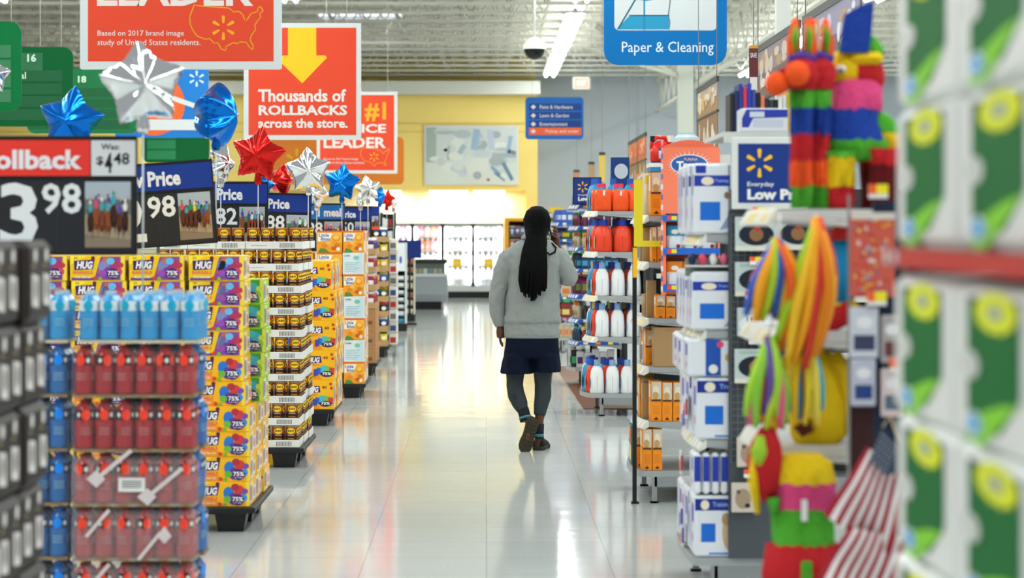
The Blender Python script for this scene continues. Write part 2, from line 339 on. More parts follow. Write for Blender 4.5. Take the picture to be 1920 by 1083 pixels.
# drink boxes
def hug_faces(b, w, d, h, kind, big):
    base = {'purple': 'F2C619', 'orange': 'F9B81B', 'green': 'A9CB2B'}[kind]; B = M(base, .35)
    b.box((0, 0, 0), (w, d, h), B, .002)
    f = Fr(b, (0, 0, 0), (1, 0, 0), (0, 0, 1))
    f.poly([(0, h * .62), (w * .3, h * .98), (0, h * .98)], M('FFE23A', .35), 1)
    if kind == 'purple':
        f.poly([(w * .44, .004), (w * .92, .004), (w * .92, h * .96), (w * .56, h * .96)], M('8A4B97', .35), 1)
        f.poly([(w * .5, h * .3), (w * .6, h * .9), (w * .7, h * .95), (w * .64, h * .3)], M('C56A3C', .35), 2)
        f.rect(w * .03, .003, w * .5, h * .12, M('6C3B86', .35), 1)
    elif kind == 'green':
        f.poly([(w * .4, 0.004), (w * .93, .004), (w * .93, h * .97), (w * .5, h * .97)], M('3F9E3A', .35), 1)
    else:
        f.poly([(w * .04, .004), (w * .6, .004), (w * .3, h * .35), (w * .04, h * .3)], M('F7901E', .35), 1)
    P = M('48205A', .35); W_ = M('F4F1EE', .35)
    if not big:
        f.poly([(w * .08, h * .42), (w * .42, h * .46), (w * .45, h * .84), (w * .07, h * .8)], P, 2)
        f.text('HUG', w * .12, h * .47, w * .4, h * .78, W_, 3, .05, .15)
        f.text('BARRELS', w * .06, h * .27, w * .42, h * .39, M('EC6A55', .35), 3, .03)
        f.text('fruit barrels', w * .1, h * .1, w * .38, h * .2, W_ if kind == 'purple' else M('F5E6C8', .4), 3, .01)
        f.text('20', w * .07, h * .86, w * .14, h * .95, M('6A4A20', .4), 2, .01)
        cl = {'purple': ['5E8FD8', 'B03A66', '7A3F9A', 'D94F6A', '69B7E8', '9A4FB0', 'C23B4B'], 'orange': ['2E77C9', 'D6433B', '6B3F96', '3F8FD8', 'B83345', '6BB544', '7B50A8'],
              'green': ['2F8FC9', '3FA9C9', '2D6FB5', '8CC63F', '47B8C9', '2D9F6A', 'C6DB3A']}[kind]
        for k, (u, v, r) in enumerate(((.62, .55, .17), (.82, .6, .17), (.7, .32, .16), (.88, .36, .14), (.74, .78, .13), (.6, .3, .12), (.92, .62, .1))):
            f.ell(w * u, h * v, h * r * 1.25, h * r * 1.5 if r > .15 else h * r * 1.1, M(cl[k], .3), 2 + k * .5, 12)
        for k, (u, v) in enumerate(((.46, .1), (.55, .08), (.42, .9))): f.ell(w * u, h * v, h * .08, h * .08, M(['D8402C', '7DB52E', '6A2348'][k], .3), 3, 10)
        f.ell(w * .79, h * .28, h * .26, h * .22, M('4B2A6B', .35), 7, 16)
        f.text('75%', w * .69, h * .22, w * .89, h * .4, W_, 8, .03); f.text('less sugar', w * .71, h * .13, w * .87, h * .19, W_, 8, .01)
        f.rect(w * .935, .002, w * .998, h * .99, M('F7D84A' if kind != 'green' else 'D6E35B', .35), 2)
    else:
        f.poly([(w * .08, h * .55), (w * .58, h * .58), (w * .55, h * .8), (w * .04, h * .8)], P, 2)
        f.text('HUG', w * .14, h * .58, w * .5, h * .77, W_, 3, .05, .15)
        f.text('40', w * .62, h * .7, w * .78, h * .8, M('8A3A20', .4), 2, .03)
        f.text('BARRELS', w * .1, h * .47, w * .5, h * .53, M('EC6A55', .35), 3, .02)
        for k, (u, v, r) in enumerate(((.5, .3, .1), (.64, .36, .1), (.78, .34, .1), (.9, .3, .09), (.4, .25, .08))):
            f.poly([(w * (u - r), h * (v - .1)), (w * (u + r * .8), h * (v - .12)), (w * (u + r), h * (v + .1)), (w * (u - r * .8), h * (v + .12))], M(['2E6BC9', '49B8C9', '79BE4A', 'D6433B', '3A4FA8'][k], .3), 2 + k * .5)
        f.ell(w * .74, h * .2, w * .2, h * .1, M('3B2050', .35), 6); f.text('75%', w * .6, h * .16, w * .88, h * .26, W_, 7, .03)
        for k, (u, v) in enumerate(((.14, .1), (.26, .11), (.12, .88), (.9, .86), (.93, .72), (.36, .15))): f.ell(w * u, h * v, h * .05, h * .05, M(['D8402C', '7DB52E', '6A2348', 'C9402C', 'C9402C', 'D8402C'][k], .3), 3, 10)
    g = Fr(b, (w, 0, 0), (0, 1, 0), (0, 0, 1))
    g.rect(d * .06, h * .08, d * .5, h * .92, M('F3E7B8' if kind != 'green' else 'E2EFA8', .4), 1); g.rect(d * .1, h * .2, d * .3, h * .8, M('8C6BA0', .4), 2)
    g.rect(d * .56, h * .15, d * .9, h * .7, M('F4EDE2', .4), 1); g.ell(d * .72, h * .42, d * .1, h * .2, M('C0707A', .4), 2)
    for k in range(7): g.rect(d * (.34 + k * .02), h * .3, d * (.346 + k * .02), h * .7, INK, 2)
HM = {}
def hug(kind, big, w, d, h):
    k = (kind, big, w, d, h)
    if k not in HM:
        b = MB(); hug_faces(b, w, d, h, kind, big); HM[k] = b.mesh('drink_box')
    return HM[k]
Y1 = 13.19; pallet(EDGE, Y1, 1.15, 1.1, 'black pallet carrying the short fruit drink boxes, nearest clear one')
w, h, d = .3, .1368, .345
GR = 'short drink boxes stacked on the first clear pallet'
KW = {'purple': 'yellow and purple', 'orange': 'yellow and orange', 'green': 'green and yellow'}
for L in range(10):
    z = .14 + (9 - L) * .137
    for c in range(4):
        kind = 'purple' if L < 4 else 'orange'
        x = EDGE - (c + 1) * (w + .022) + random.uniform(-.008, .008) - (.02 if L < 6 else 0) + (.015 if L > 5 else 0)
        o = put('drink_box', hug(kind, 0, w, d, h), (x, Y1 + random.uniform(0, .015), z), random.uniform(-.01, .01))
        tag(o, '%s fruit drink box facing us, %s layer from top, %s from the aisle' % (KW[kind], NTH[L], NTH[c]), 'drink box', GR)
    for r in (1, 2):
        kind = 'green' if L < 6 and r == 1 else ('purple' if L < 6 else 'orange')
        zz = z - (.12 if L == 0 else .025 * r if L < 6 else 0)
        if L == 0: continue
        if r == 2 and L < 3: continue
        x = EDGE - w - .015 + (.05 if kind == 'green' else .01) + random.uniform(-.008, .008)
        o = put('drink_box', hug(kind, 0, w, d, h), (x, Y1 + r * (d + .018), z - (0.0 if L > 0 else 0)), 0)
        tag(o, '%s drink box on aisle edge, %s layer from top, %s row back' % (KW[kind], NTH[L], NTH[r]), 'drink box', GR)
for c in range(1, 4):
    o = put('drink_box', hug('purple', 0, w, d, h), (EDGE - (c + 1) * (w + .022), Y1 + d + .02, .14 + 8 * .137)); tag(o, 'purple drink box behind the top front row, %s from the aisle' % NTH[c], 'drink box', GR)
# bean cans on white trays
CB = M('7E3418', .3); CB2 = M('B5521E', .3); CDK = M('3A1A10', .35)
def can_mesh():
    b = MB(); r = .0435
    b.lathe([(0, 0), (r * .95, 0, STEEL), (r, .004, STEEL), (r, .008, CDK), (r, .09, CB2), (r, .137, M('C07A34', .3)), (r, .142, STEEL), (r * 1.0, .146, STEEL), (r * .94, .146, STEEL), (r * .93, .142, STEEL), (0, .142)], m=STEEL, seg=20)
    for a0 in (0, math.pi / 2):
        f = Cyl(b, (0, 0, 0), r, a0)
        f.rect(-.03, .012, .03, .07, CDK, 1); f.ell(0, .112, .034, .024, M('2A1A10', .4), 1); f.ell(0, .112, .031, .021, M('FFD02A', .4), 1.5)
        f.text("BUSH'S", -.022, .105, .022, .12, INK, 3, .03)
        f.text('ORIGINAL', -.025, .078, .025, .088, M('F0C8A0', .4), 2, .02); f.text('baked beans', -.024, .056, .024, .065, M('E8A040', .4), 2, .01); f.rect(-.022, .016, .022, .05, M('8A3A1A', .4), 2)
    return b.mesh('bean_can')
canm = can_mesh()
def tray_mesh(w, d, h, col='E4E4DE', inner='CFCDC4', code=True):
    b = MB(); m = M(col, .6); b.box((0, 0, 0), (w, d, .003), m)
    b.box((0, 0, 0), (w, .003, h), m); b.box((0, d - .003, 0), (w, d, h), m); b.box((0, .003, 0), (.003, d - .003, h), m); b.box((w - .003, .003, 0), (w, d - .003, h), m)
    if code:
        f = Fr(b, (0, 0, 0), (1, 0, 0), (0, 0, 1)); g = M('6B6B68', .6)
        f.rect(w * .1, h * .45, w * .38, h * .52, M('A9A9A4', .6), 1)
        for k in range(16): f.rect(w * (.6 + k * .017), h * .22, w * (.607 + k * .017 + (.004 if k % 3 == 0 else 0)), h * .8, g, 1)
    return b.mesh('cardboard_tray')
Y2 = 16.71; pallet(EDGE, Y2, 1.2, 1.15, 'black pallet under the towers of canned beans')
tm = tray_mesh(.394, .385, .054)
for L in range(10):
    z = .14 + (9 - L) * .1523
    for r in range(3):
        jx = random.uniform(-.012, .012) + (.01 if L in (0, 3) else 0)
        for c in range(3 if (r == 0 and L < 3) else 1):
            x = EDGE - (c + 1) * .398 + jx; y = Y2 + r * .388
            o = put('cardboard_tray', tm, (x, y, z)); tag(o, 'white bean can tray, %s layer from top, %s row back, %s from aisle' % (NTH[L], NTH[r], NTH[c]), 'cardboard tray', 'white trays under the bean cans')
            for i in range(4):
                for j in range(4):
                    vis = (j == 0 and r == 0) or (i == 3 and c == 0)
                    if not vis or (c == 2 and i < 2): continue
                    o = put('bean_can', canm, (x + .05 + i * .0975, y + .049 + j * .095, z + .0035), random.choice((0, .15, -.15)))
                    where = 'front rank, %s from aisle' % NTH[c * 4 + 3 - i] if (r == 0 and j == 0) else 'aisle side, %s from the front' % NTH[r * 4 + j]
                    tag(o, 'bean can with yellow badge, %s layer from top, %s' % (NTH[L], where), 'can', 'bean cans stacked in white trays')
# tall drink boxes
Y3 = 20.2; X3 = ax(618, Y3); pallet(X3 + .02, Y3, 1.0, 1.1, 'black pallet under the tall forty-count drink boxes')
for L in range(5):
    z = .14 + (4 - L) * .2476; jx = [-.03, .0, .01, 0, -.01][L]
    for c in range(3):
        o = put('drink_box', hug('orange', 1, .262, .34, .247), (X3 - (c + 1) * .268 + .05 + jx, Y3, z)); tag(o, 'tall orange forty-count drink box facing us, %s layer from top, %s from aisle' % (NTH[L], NTH[c]), 'drink box', 'tall drink boxes')
    for c in (1, 2):
        o = put('drink_box', hug('orange', 1, .262, .34, .247), (X3 - (c + 1) * .268 + .05, Y3 + .36, z)); tag(o, 'tall orange drink box in the hidden second row, %s layer from top, %s from aisle' % (NTH[L], NTH[c]), 'drink box', 'tall drink boxes')
    for r in (1, 2):
        o = put('drink_box', hug('orange', 1, .262, .34, .247), (X3 - .268 + .06 + jx, Y3 + r * .35, z)); tag(o, 'tall orange drink box on aisle side, %s layer from top, %s row back' % (NTH[L], NTH[r]), 'drink box', 'tall drink boxes')
# muffin snack boxes
def snack_mesh(w, d, h, kind):
    b = MB()
    if kind:
        b.box((0, 0, 0), (w, d, h), M('F29A22', .4), .002); f = Fr(b, (0, 0, 0), (1, 0, 0), (0, 0, 1))
        f.poly([(0, h * .55), (w, h * .45), (w, h), (0, h)], M('F5B33A', .4), 1); f.rect(0, h * .93, w, h, M('E8641F', .4), 2)
        f.poly([(w * .03, h * .5), (w * .5, h * .55), (w * .62, h * .9), (w * .05, h * .9)], M('F7F1E6', .4), 2)
        f.text('Little', w * .08, h * .72, w * .48, h * .88, M('1D4E9A', .4), 3, .02); f.text('Bites', w * .15, h * .55, w * .52, h * .7, M('1D4E9A', .4), 3, .02)
        f.ell(w * .76, h * .66, w * .18, h * .17, M('E8951C', .4), 3); f.ell(w * .76, h * .7, w * .12, h * .1, M('F6C25A', .4), 4)
        for k, (u, v) in enumerate(((.3, .3), (.55, .32), (.8, .34), (.45, .45), (.68, .2))): f.ell(w * u, h * v, w * .12, h * .09, M(['E8871C', 'F0A53C', 'D87414', 'F2B85A', 'C8621A'][k], .4), 3 + k * .3, 12)
        f.poly([(w * .05, 0), (w * .5, 0), (w * .35, h * .17), (w * .12, h * .2)], M('4F8A3A', .4), 3); f.ell(w * .84, h * .16, w * .08, h * .08, WHITE, 5)
        g = Fr(b, (w, 0, 0), (0, 1, 0), (0, 0, 1)); g.rect(d * .1, h * .1, d * .9, h * .5, M('F5E3C0', .4), 1); g.rect(d * .1, h * .6, d * .9, h * .9, M('D86A20', .4), 1)
    else:
        b.box((0, 0, 0), (w, d, h), M('DDE7E6', .4), .002); f = Fr(b, (0, 0, 0), (1, 0, 0), (0, 0, 1)); t = M('8FBFD0', .4)
        f.poly([(w * .5, h * .05), (w * .95, h * .05), (w * .95, h * .95), (w * .75, h * .95)], M('C9DEE3', .4), 1)
        for k in range(6): f.rect(w * .1, h * (.12 + k * .08), w * (.6 + .1 * (k % 3)), h * (.15 + k * .08), t, 2)
        f.text('Little', w * .08, h * .82, w * .36, h * .92, M('1D4E9A', .4), 3, .01); f.ell(w * .66, h * .76, w * .14, h * .1, M('7FBFAE', .4), 2)
        g = Fr(b, (w, 0, 0), (0, 1, 0), (0, 0, 1)); g.rect(d * .1, h * .1, d * .9, h * .9, M('D9C4B0', .4), 1)
    return b.mesh('snack_box')
Y4 = 23.5; X4 = ax(682, Y4); pallet(X4, Y4, 1.1, 1.1, 'black pallet under the orange and pale muffin boxes')
sm = [snack_mesh(.198, .3, .211, k) for k in (0, 1)]; smw = [snack_mesh(.245, .3, .211, k) for k in (0, 1)]
for L in range(7):
    z = .14 + (6 - L) * .2125; k = 0 if L in (1, 3, 5) else 1
    o = put('snack_box', sm[k], (X4 - .2 + random.uniform(-.008, .008), Y4, z)); tag(o, '%s muffin box facing us, %s layer from top, column at aisle edge' % (('pale blue', 'orange')[k], NTH[L]), 'snack box', 'muffin boxes on the pallet')
    o = put('snack_box', smw[1], (X4 - .455, Y4 + .01, z)); tag(o, 'orange muffin box facing us, %s layer from top, second column from aisle' % NTH[L], 'snack box', 'muffin boxes on the pallet')
    for r in (1, 2):
        o = put('snack_box', sm[(k + r) % 2], (X4 - .2, Y4 + r * .31, z)); tag(o, '%s muffin box on aisle side, %s layer from top, %s row back' % (('pale blue', 'orange')[(k + r) % 2], NTH[L], NTH[r]), 'snack box', 'muffin boxes on the pallet')
for r in range(1, 7):
    o = put('snack_box', smw[1], (X4 - .74, Y4 + .012, .14 + (6 - r) * .2125)); tag(o, 'orange muffin box third from aisle, partly behind tall drink boxes, %s layer' % NTH[r], 'snack box', 'muffin boxes on the pallet')
KR = M('A97A4C', .7); KR2 = M('8F6338', .7)
def carton(w, d, h, col, seam=True):
    b = MB(); b.box((0, 0, 0), (w, d, h), M(col, .7), .003); f = Fr(b, (0, 0, 0), (1, 0, 0), (0, 0, 1))
    if seam: f.rect(w * .1, h * .8, w * .9, h * .815, M('6E4A28', .7), 1); f.rect(w * .62, h * .15, w * .88, h * .35, M('6A5038', .7), 1)
    return b.mesh('carton')
Y5 = 27.0; X5 = ax(704, Y5); pallet(X5, Y5, 1.1, 1.1, 'black pallet of brown trays and cartons, fifth along the aisle')
trm = tray_mesh(.3, .45, .07, 'B08A5C', code=False); crm = carton(.3, .45, .2, 'A8794C')
def jar_mesh(h, r, body, lid, name='jar'):
    b = MB(); b.lathe([(0, 0), (r * .9, 0), (r, .01), (r, h * .72), (r * .7, h * .84, M(lid, .4)), (r * .7, h, M(lid, .4)), (0, h)], m=M(body, .3), seg=14)
    f = Cyl(b, (0, 0, 0), r); f.rect(-r * .8, h * .2, r * .8, h * .6, M('E9E4DE', .4), 1); f.ell(0, h * .4, r * .5, h * .12, M(lid, .4), 2); return b.mesh(name)
jm1 = jar_mesh(.19, .045, '9A2438', 'F0E8E8'); jm2 = jar_mesh(.19, .045, '4C2A66', 'ECE8F0')
for L in range(4):
    for r in range(2):
        z = .14 + 3 * .203 + (3 - L) * .2
        o = put('cardboard_tray', trm, (X5 - .3, Y5 + r * .5, z)); tag(o, 'open brown tray of juice jars, %s layer from top, %s row back' % (NTH[L], NTH[r]), 'cardboard tray', 'brown trays on the fifth pallet')
        for i in range(3):
            for j in range(3):
                if j and i < 2: continue
                o = put('juice_jar', (jm1, jm2)[L == 0], (X5 - .3 + .06 + i * .092, Y5 + r * .5 + .06 + j * .14, z + .004)); tag(o, '%s juice jar, %s tray layer, %s tray back, %s across, %s deep' % (('red', 'purple')[L == 0], NTH[L], NTH[r], NTH[i], NTH[j]), 'jar', 'juice jars in brown trays')
for L in range(3):
    for r in range(2): o = put('carton', crm, (X5 - .3, Y5 + r * .5, .14 + L * .202)); tag(o, 'plain brown carton, %s from the pallet, %s row back' % (NTH[L], NTH[r]), 'carton', 'brown cartons on the fifth pallet')
for L in range(7):
    o = put('carton', crm, (X5 - .62, Y5, .14 + L * .202)); tag(o, 'brown carton beside the jar trays, away from aisle, %s from the pallet' % NTH[L], 'carton', 'brown cartons on the fifth pallet')
Y6 = 30.8; X6 = ax(727, Y6); pallet(X6, Y6, 1.1, 1.1, 'black pallet of snack bag trays, sixth along the aisle')
def bag_mesh(w, h, col, c2, d=.07, name='snack_bag'):
    b = MB(); n = 12
    rings = []
    for t, q in ((0, .1), (.08, .55), (.3, 1), (.6, 1), (.85, .6), (.95, .15), (1, .1)):
        rings.append([(w / 2 * math.cos(a) * (1 if q > .5 else .97), max(.004, d / 2 * q) * math.sin(a), h * t) for a in [2 * math.pi * k / n for k in range(n)]])
    b.loft(rings, [M(c2, .35), M(col, .35), M(col, .35), M(col, .35), M(c2, .35), M(c2, .35)])
    f = Fr(b, (0, -d / 2 - .002, 0), (1, 0, 0), (0, 0, 1)); f.ell(0, h * .55, w * .3, h * .14, M('F0EDE0', .4), 1); f.ell(0, h * .28, w * .24, h * .1, M(c2, .4), 1)
    return b.mesh(name)
bagm = [bag_mesh(.1, .18, a, c) for a, c in (('23272E', 'D8322C'), ('1F3E86', 'E9E5DD'), ('E8C21A', '2F6B2A'), ('E3B325', '3B5E9A'), ('2C57A8', 'D9C22A'), ('3A5F2E', 'C9A02A'))]
for L in range(8):
    z = .14 + (7 - L) * .19
    o = put('cardboard_tray', trm, (X6 - .3, Y6, z)); tag(o, 'brown tray of snack bags, %s layer from top, sixth pallet' % NTH[L], 'cardboard tray', 'brown trays on the sixth pallet')
    for i in range(3):
        o = put('snack_bag', bagm[(L + i // 2) % 6], (X6 - .3 + .055 + i * .095, Y6 + .06, z + .005), .1); tag(o, 'small shiny snack bag, %s tray from top, %s from left' % (NTH[L], NTH[i]), 'snack bag', 'snack bags in brown trays')
for L in range(9):
    b = MB(); hh = .15; b.box((0, 0, 0), (.11, .3, hh), M(['E7E3DA', 'D8D3CB', 'E9E9E9', 'C9C4BC'][L % 4], .5), .01)
    f = Fr(b, (0, 0, 0), (1, 0, 0), (0, 0, 1)); f.rect(.02, .03, .09, .1, M(['C33A3A', '3A5A9A', '777777'][L % 3], .5), 1)
    o = b.build('snack_box', None, (X6 + .0, Y6 + .35 + random.uniform(-.02, .02), .142 + L * .152)); tag(o, 'small white snack box on aisle side of sixth pallet, %s from the pallet' % NTH[L], 'snack box', 'small white boxes on the sixth pallet')
# far racks on the left
def rack(Y, x0, x1, y0, y1, body, header, items, label, dark='22262B', d=.5):
    X0, X1, z1 = ax(x0, Y), ax(x1, Y), az(y0, Y)
    t = thing('display_rack', label, 'display rack', ((X0 + X1) / 2, Y + d / 2, 0), 0, 'narrow display racks far down the aisle'); w = (X1 - X0) / 2
    b = MB(); b.box((-w - .04, -d / 2 + .02, 0), (-w, d / 2, z1), M(dark, .5)); b.box((-w, d / 2 - .03, 0), (w, d / 2, z1 - .02), M(dark, .5)); b.box((w, -d / 2 + .02, 0), (w + .02, d / 2, z1), M(body, .5)); b.build('frame', t)
    b = MB(); b.box((-w - .02, -d / 2, 0), (w + .02, d / 2 - .03, .12), M('1B1D20', .5)); b.build('base', t)
    if header: b = MB(); b.box((-w, -d / 2 + .0, z1 - .45), (w, -d / 2 + .02, z1), M(header, .5)); f = Fr(b, (-w, -d / 2, z1 - .45), (1, 0, 0), (0, 0, 1)); f.ell(w * .7, .18, w * .25, .07, M('3A5BB0', .5), 1); f.ell(w * 1.4, .18, w * .2, .06, M('3A5BB0', .5), 1); b.build('header', t)
    top = z1 - (.47 if header else .02); n = items[0]; 
    for k in range(n):
        z = .14 + (top - .14) * k / n; b = MB(); b.box((-w + .005, -d / 2 + .01, z - .02), (w - .005, d / 2 - .04, z - .004), M('6F7478', .5)); b.build('shelf', t)
        hh = (top - .14) / n - .05
        for i in range(items[1]):
            b = MB(); ww = 2 * (w - .01) / items[1]; b.box((-w + .01 + i * ww, -d / 2 + .03, z), (-w + .005 + (i + 1) * ww, d / 2 - .1, z + hh * random.uniform(.75, 1)), M(random.choice(items[2]), .5), .006)
            o = b.build('packet', None, (t.location.x, t.location.y, 0)); tag(o, '%s packet, %s shelf up, %s from left, in %s' % (items[3], NTH[k], NTH[i], items[4]), 'packet', 'packets in the far racks')
    return t
rack(38.5, 733, 759, 455, 608, 'D5DADB', 'E4EAEC', (7, 2, ['E6ECEC', 'D5E3E6', '2F8FB0', 'DDE6E6', '4FA3BF'], 'white and teal', 'white-headed rack'), 'tall white-headed display rack with black side, beside the aisle')
rack(42.5, 759, 775, 460, 596, 'D9CDB5', None, (8, 1, ['D9CDB5', 'C9806A', 'E2DCC8', 'D6C09A'], 'cream', 'narrow cream rack'), 'narrow cream display rack just beyond the white-headed rack')
rack(34.2, 716, 738, 398, 625, '2B3038', None, (9, 2, ['2B3552', 'E8E8E4', '8A2F2A', 'D9B020', 'E6E6E6', 'B9B2A6'], 'small mixed', 'dark crowded rack'), 'dark crowded snack rack behind the sixth pallet')
rack(33.5, 703, 717, 408, 470, 'D8D8D2', None, (6, 1, ['E8E4DC', '3B5E9A', 'D9D4CC'], 'pale', 'pale rack'), 'pale slim rack left of the dark snack rack')
b = MB(); Yn = 41; b.box((ax(745, Yn), Yn, az(484, Yn)), (ax(790, Yn), Yn + .1, az(450, Yn)), NAVY); b.tube([at(768, 484, Yn), at(768, 590, Yn) * 1], .02, BLACK, 6); b.box((ax(755, Yn), Yn - .1, 0), (ax(781, Yn), Yn + .2, .03), BLACK)
o = b.build('floor_sign'); tag(o, 'plain dark blue sign on a post before the dairy cases', 'sign')
# ------------------------------------------------------------ bottled drinks pallet
Y0 = 9.5; E0 = -1.146; pallet(E0 - .01, Y0, .98, .36, 'black pallet under the wrapped red and blue drink packs')
def drink_bottle(liq, cap, lab, red_dot, h=.192, r=.0392):
    b = MB(); LQ = M(liq, .12, spec=.6)
    b.lathe([(0, 0), (r * .9, 0), (r, .008), (r * .93, h * .3), (r, h * .5), (r, h * .6, M(lab, .3)), (r, h * .62, M(lab, .3)), (r * .98, h * .8), (r * .6, h * .9), (r * .42, h * .93, M(cap, .3)), (r * .44, h, M(cap, .3)), (0, h)], m=LQ, seg=16)
    for a in (0, math.pi / 2):
        f = Cyl(b, (0, 0, 0), r * 1.0, a); f.rect(-r * .95, h * .62, r * .95, h * .76, M(lab, .35), 1)
        if red_dot: f.ell(0, h * .7, r * .5, h * .11, M(red_dot, .35), 2); f.ell(r * .75, h * .7, r * .16, h * .05, WHITE, 2); f.ell(-r * .75, h * .7, r * .16, h * .05, WHITE, 2)
        for k in range(3): f.rect(-r * .5, h * (.3 + .06 * k), r * .5, h * (.315 + .06 * k), M('C98A8A' if liq[0] in '9A8' else '8FC4DC', .4), 1)
    return b.mesh('bottle')
BT = {'red': drink_bottle('A1141C', '8E1018', '1B1416', 'F0442E'), 'blue': drink_bottle('1463A8', '1A62C0', '10141C', '1E88F0'), 'teal': drink_bottle('1F93CF', 'B9CCD2', 'E4EEF2', '17A6CC')}
PITCH = .0797
def pack(color, x, y, z, nx, ny, film, label, prints=False, front=True, side=True):
    t = thing('drink_pack', label, 'drink pack', (x, y, z), random.uniform(-.012, .012), 'shrink-wrapped drink packs')
    w, d = nx * PITCH, ny * PITCH
    b = MB(); b.box((0, 0, 0), (w, d, .012), M('8A7350' if color != 'teal' else 'C9BFA0', .7)); b.build('cardboard_base', t)
    for i in range(nx):
        for j in range(ny):
            put('bottle', BT[color], (PITCH * (i + .5), PITCH * (j + .5), .0125), random.uniform(-.5, .5), t)
    b = MB(); e = .006; n = nx * 3; prof = []
    for k in range(n + 1): prof.append((-.004 + (w + .008) * k / n, -.004 + .006 * abs(math.sin(math.pi * k / 3))))
    rings = []
    for z_, ins in ((.0, 0), (.05, -.001), (.13, 0), (.175, .008), (.204, .03)):
        ring = [(u, v + ins, z_) for u, v in prof]; ring += [(w + .004 - ins, d * q, z_) for q in (.25, .5, .75)] + [(w + .004 - ins, d + .004 - ins, z_), (w / 2, d + .004 - ins, z_), (-.004 + ins, d + .004 - ins, z_), (-.004 + ins, d / 2, z_)]
        rings.append(ring)
    b.loft(rings, film, cap=False)
    if prints:
        f = Fr(b, (0, -.008, 0), (1, 0, 0), (0, 0, 1)); pw = M('D9CFCF', .5)
        if prints & 1:
            f.rect(w * .38, .06, w * .6, .115, WHITE, 1)
            for k in range(4): f.rect(w * .41, .1 - k * .008, w * .57, .103 - k * .008, INK, 2)
        if prints & 2:
            for (u, v) in ((.2, .11), (.62, .04)):
                f.line([(w * u, v), (w * (u + .28), v + .11)], .016, pw, 1); f.poly([(w * u - .04, v), (w * u, v - .035), (w * u + .035, v), (w * u, v + .035)], pw, 2)
        if prints & 4:
            f.line([(w * .12, .1), (w * .3, .2)], .014, pw, 1); f.line([(w * .55, .01), (w * .72, .11)], .014, pw, 1); f.poly([(w * .7, .1), (w * .76, .07), (w * .82, .1), (w * .76, .14)], pw, 2)
    b.build('shrink_wrap', t); return t
xr = ax(364, Y0) ; xl = xr - 6 * PITCH
PN = ['topmost', 'second', 'third', 'fourth', 'fifth', 'lowest']
for L in range(6):
    z = .141 + (5 - L) * .2395 * .985 + (.0 if L else .0)
    z = .141 + (5 - L) * .2138
    col = 'teal' if L == 0 else 'red'
    dx = .02 if L == 0 else 0
    pack(col, xl + dx - (.0), Y0, z, 6, 2, FILM if L < 3 else FILM2, '%s drink pack on the front of the pallet, %s of its stack' % (col, PN[L]), 0 if L < 3 else (3 if L == 3 else 4))
    c2 = 'teal' if L == 0 else 'blue'
    pack(c2, xl - 4 * PITCH - .025, Y0 + .03, z, 4, 3, FILM, '%s drink pack left of the %s ones, %s of its stack' % (c2, col, PN[L]), 0, True, False)
    pack(c2, xr - 4 * PITCH + .012 + (.0 if L % 2 else .008), Y0 + 2 * PITCH + .012, z, 4, 2, FILM, '%s drink pack behind the %s ones on the aisle side, %s of its stack' % (c2, col, PN[L]), 0, True, True)
# near stack of dark cases, far left
DKC = '281F1D'
def dark_case():
    b = MB(); d, w, h = .36, .5, .232; m = M(DKC, .55, spec=.25); b.box((-w, 0, 0), (0, d, h), m, .02)
    g = Fr(b, (0, 0, 0), (0, 1, 0), (0, 0, 1)); wl = M('D6D2CE', .45)
    for k in range(2):
        g.poly([(.05 + .17 * k, .05), (.15 + .17 * k, .04), (.15 + .17 * k, .13), (.05 + .17 * k, .14)], wl, 1)
        g.ell(.1 + .17 * k, .19, .025, .02, wl, 1); g.rect(.06 + .17 * k, .155, .09 + .17 * k, .165, M('8C7F4A', .5), 1); g.ell(.1 + .17 * k, .095, .02, .03, M('5A4C46', .5), 2)
    f = Fr(b, (-w, 0, 0), (1, 0, 0), (0, 0, 1)); f.rect(.1, .05, .4, .17, wl, 1)
    return b.mesh('drink_case')
dcm = dark_case()
for L in range(7):
    for r in range(3):
        if L == 6 and r == 0: continue
        zz = L * .233
        o = put('drink_case', dcm, (EDGE + random.uniform(-.015, .012), 5.98 + r * .365 + random.uniform(-.01, .0), zz)); tag(o, 'dark brown wrapped bottle case with pale labels, %s from the floor, %s row back' % (NTH[L], NTH[r]), 'drink case', 'dark cases at the far left')
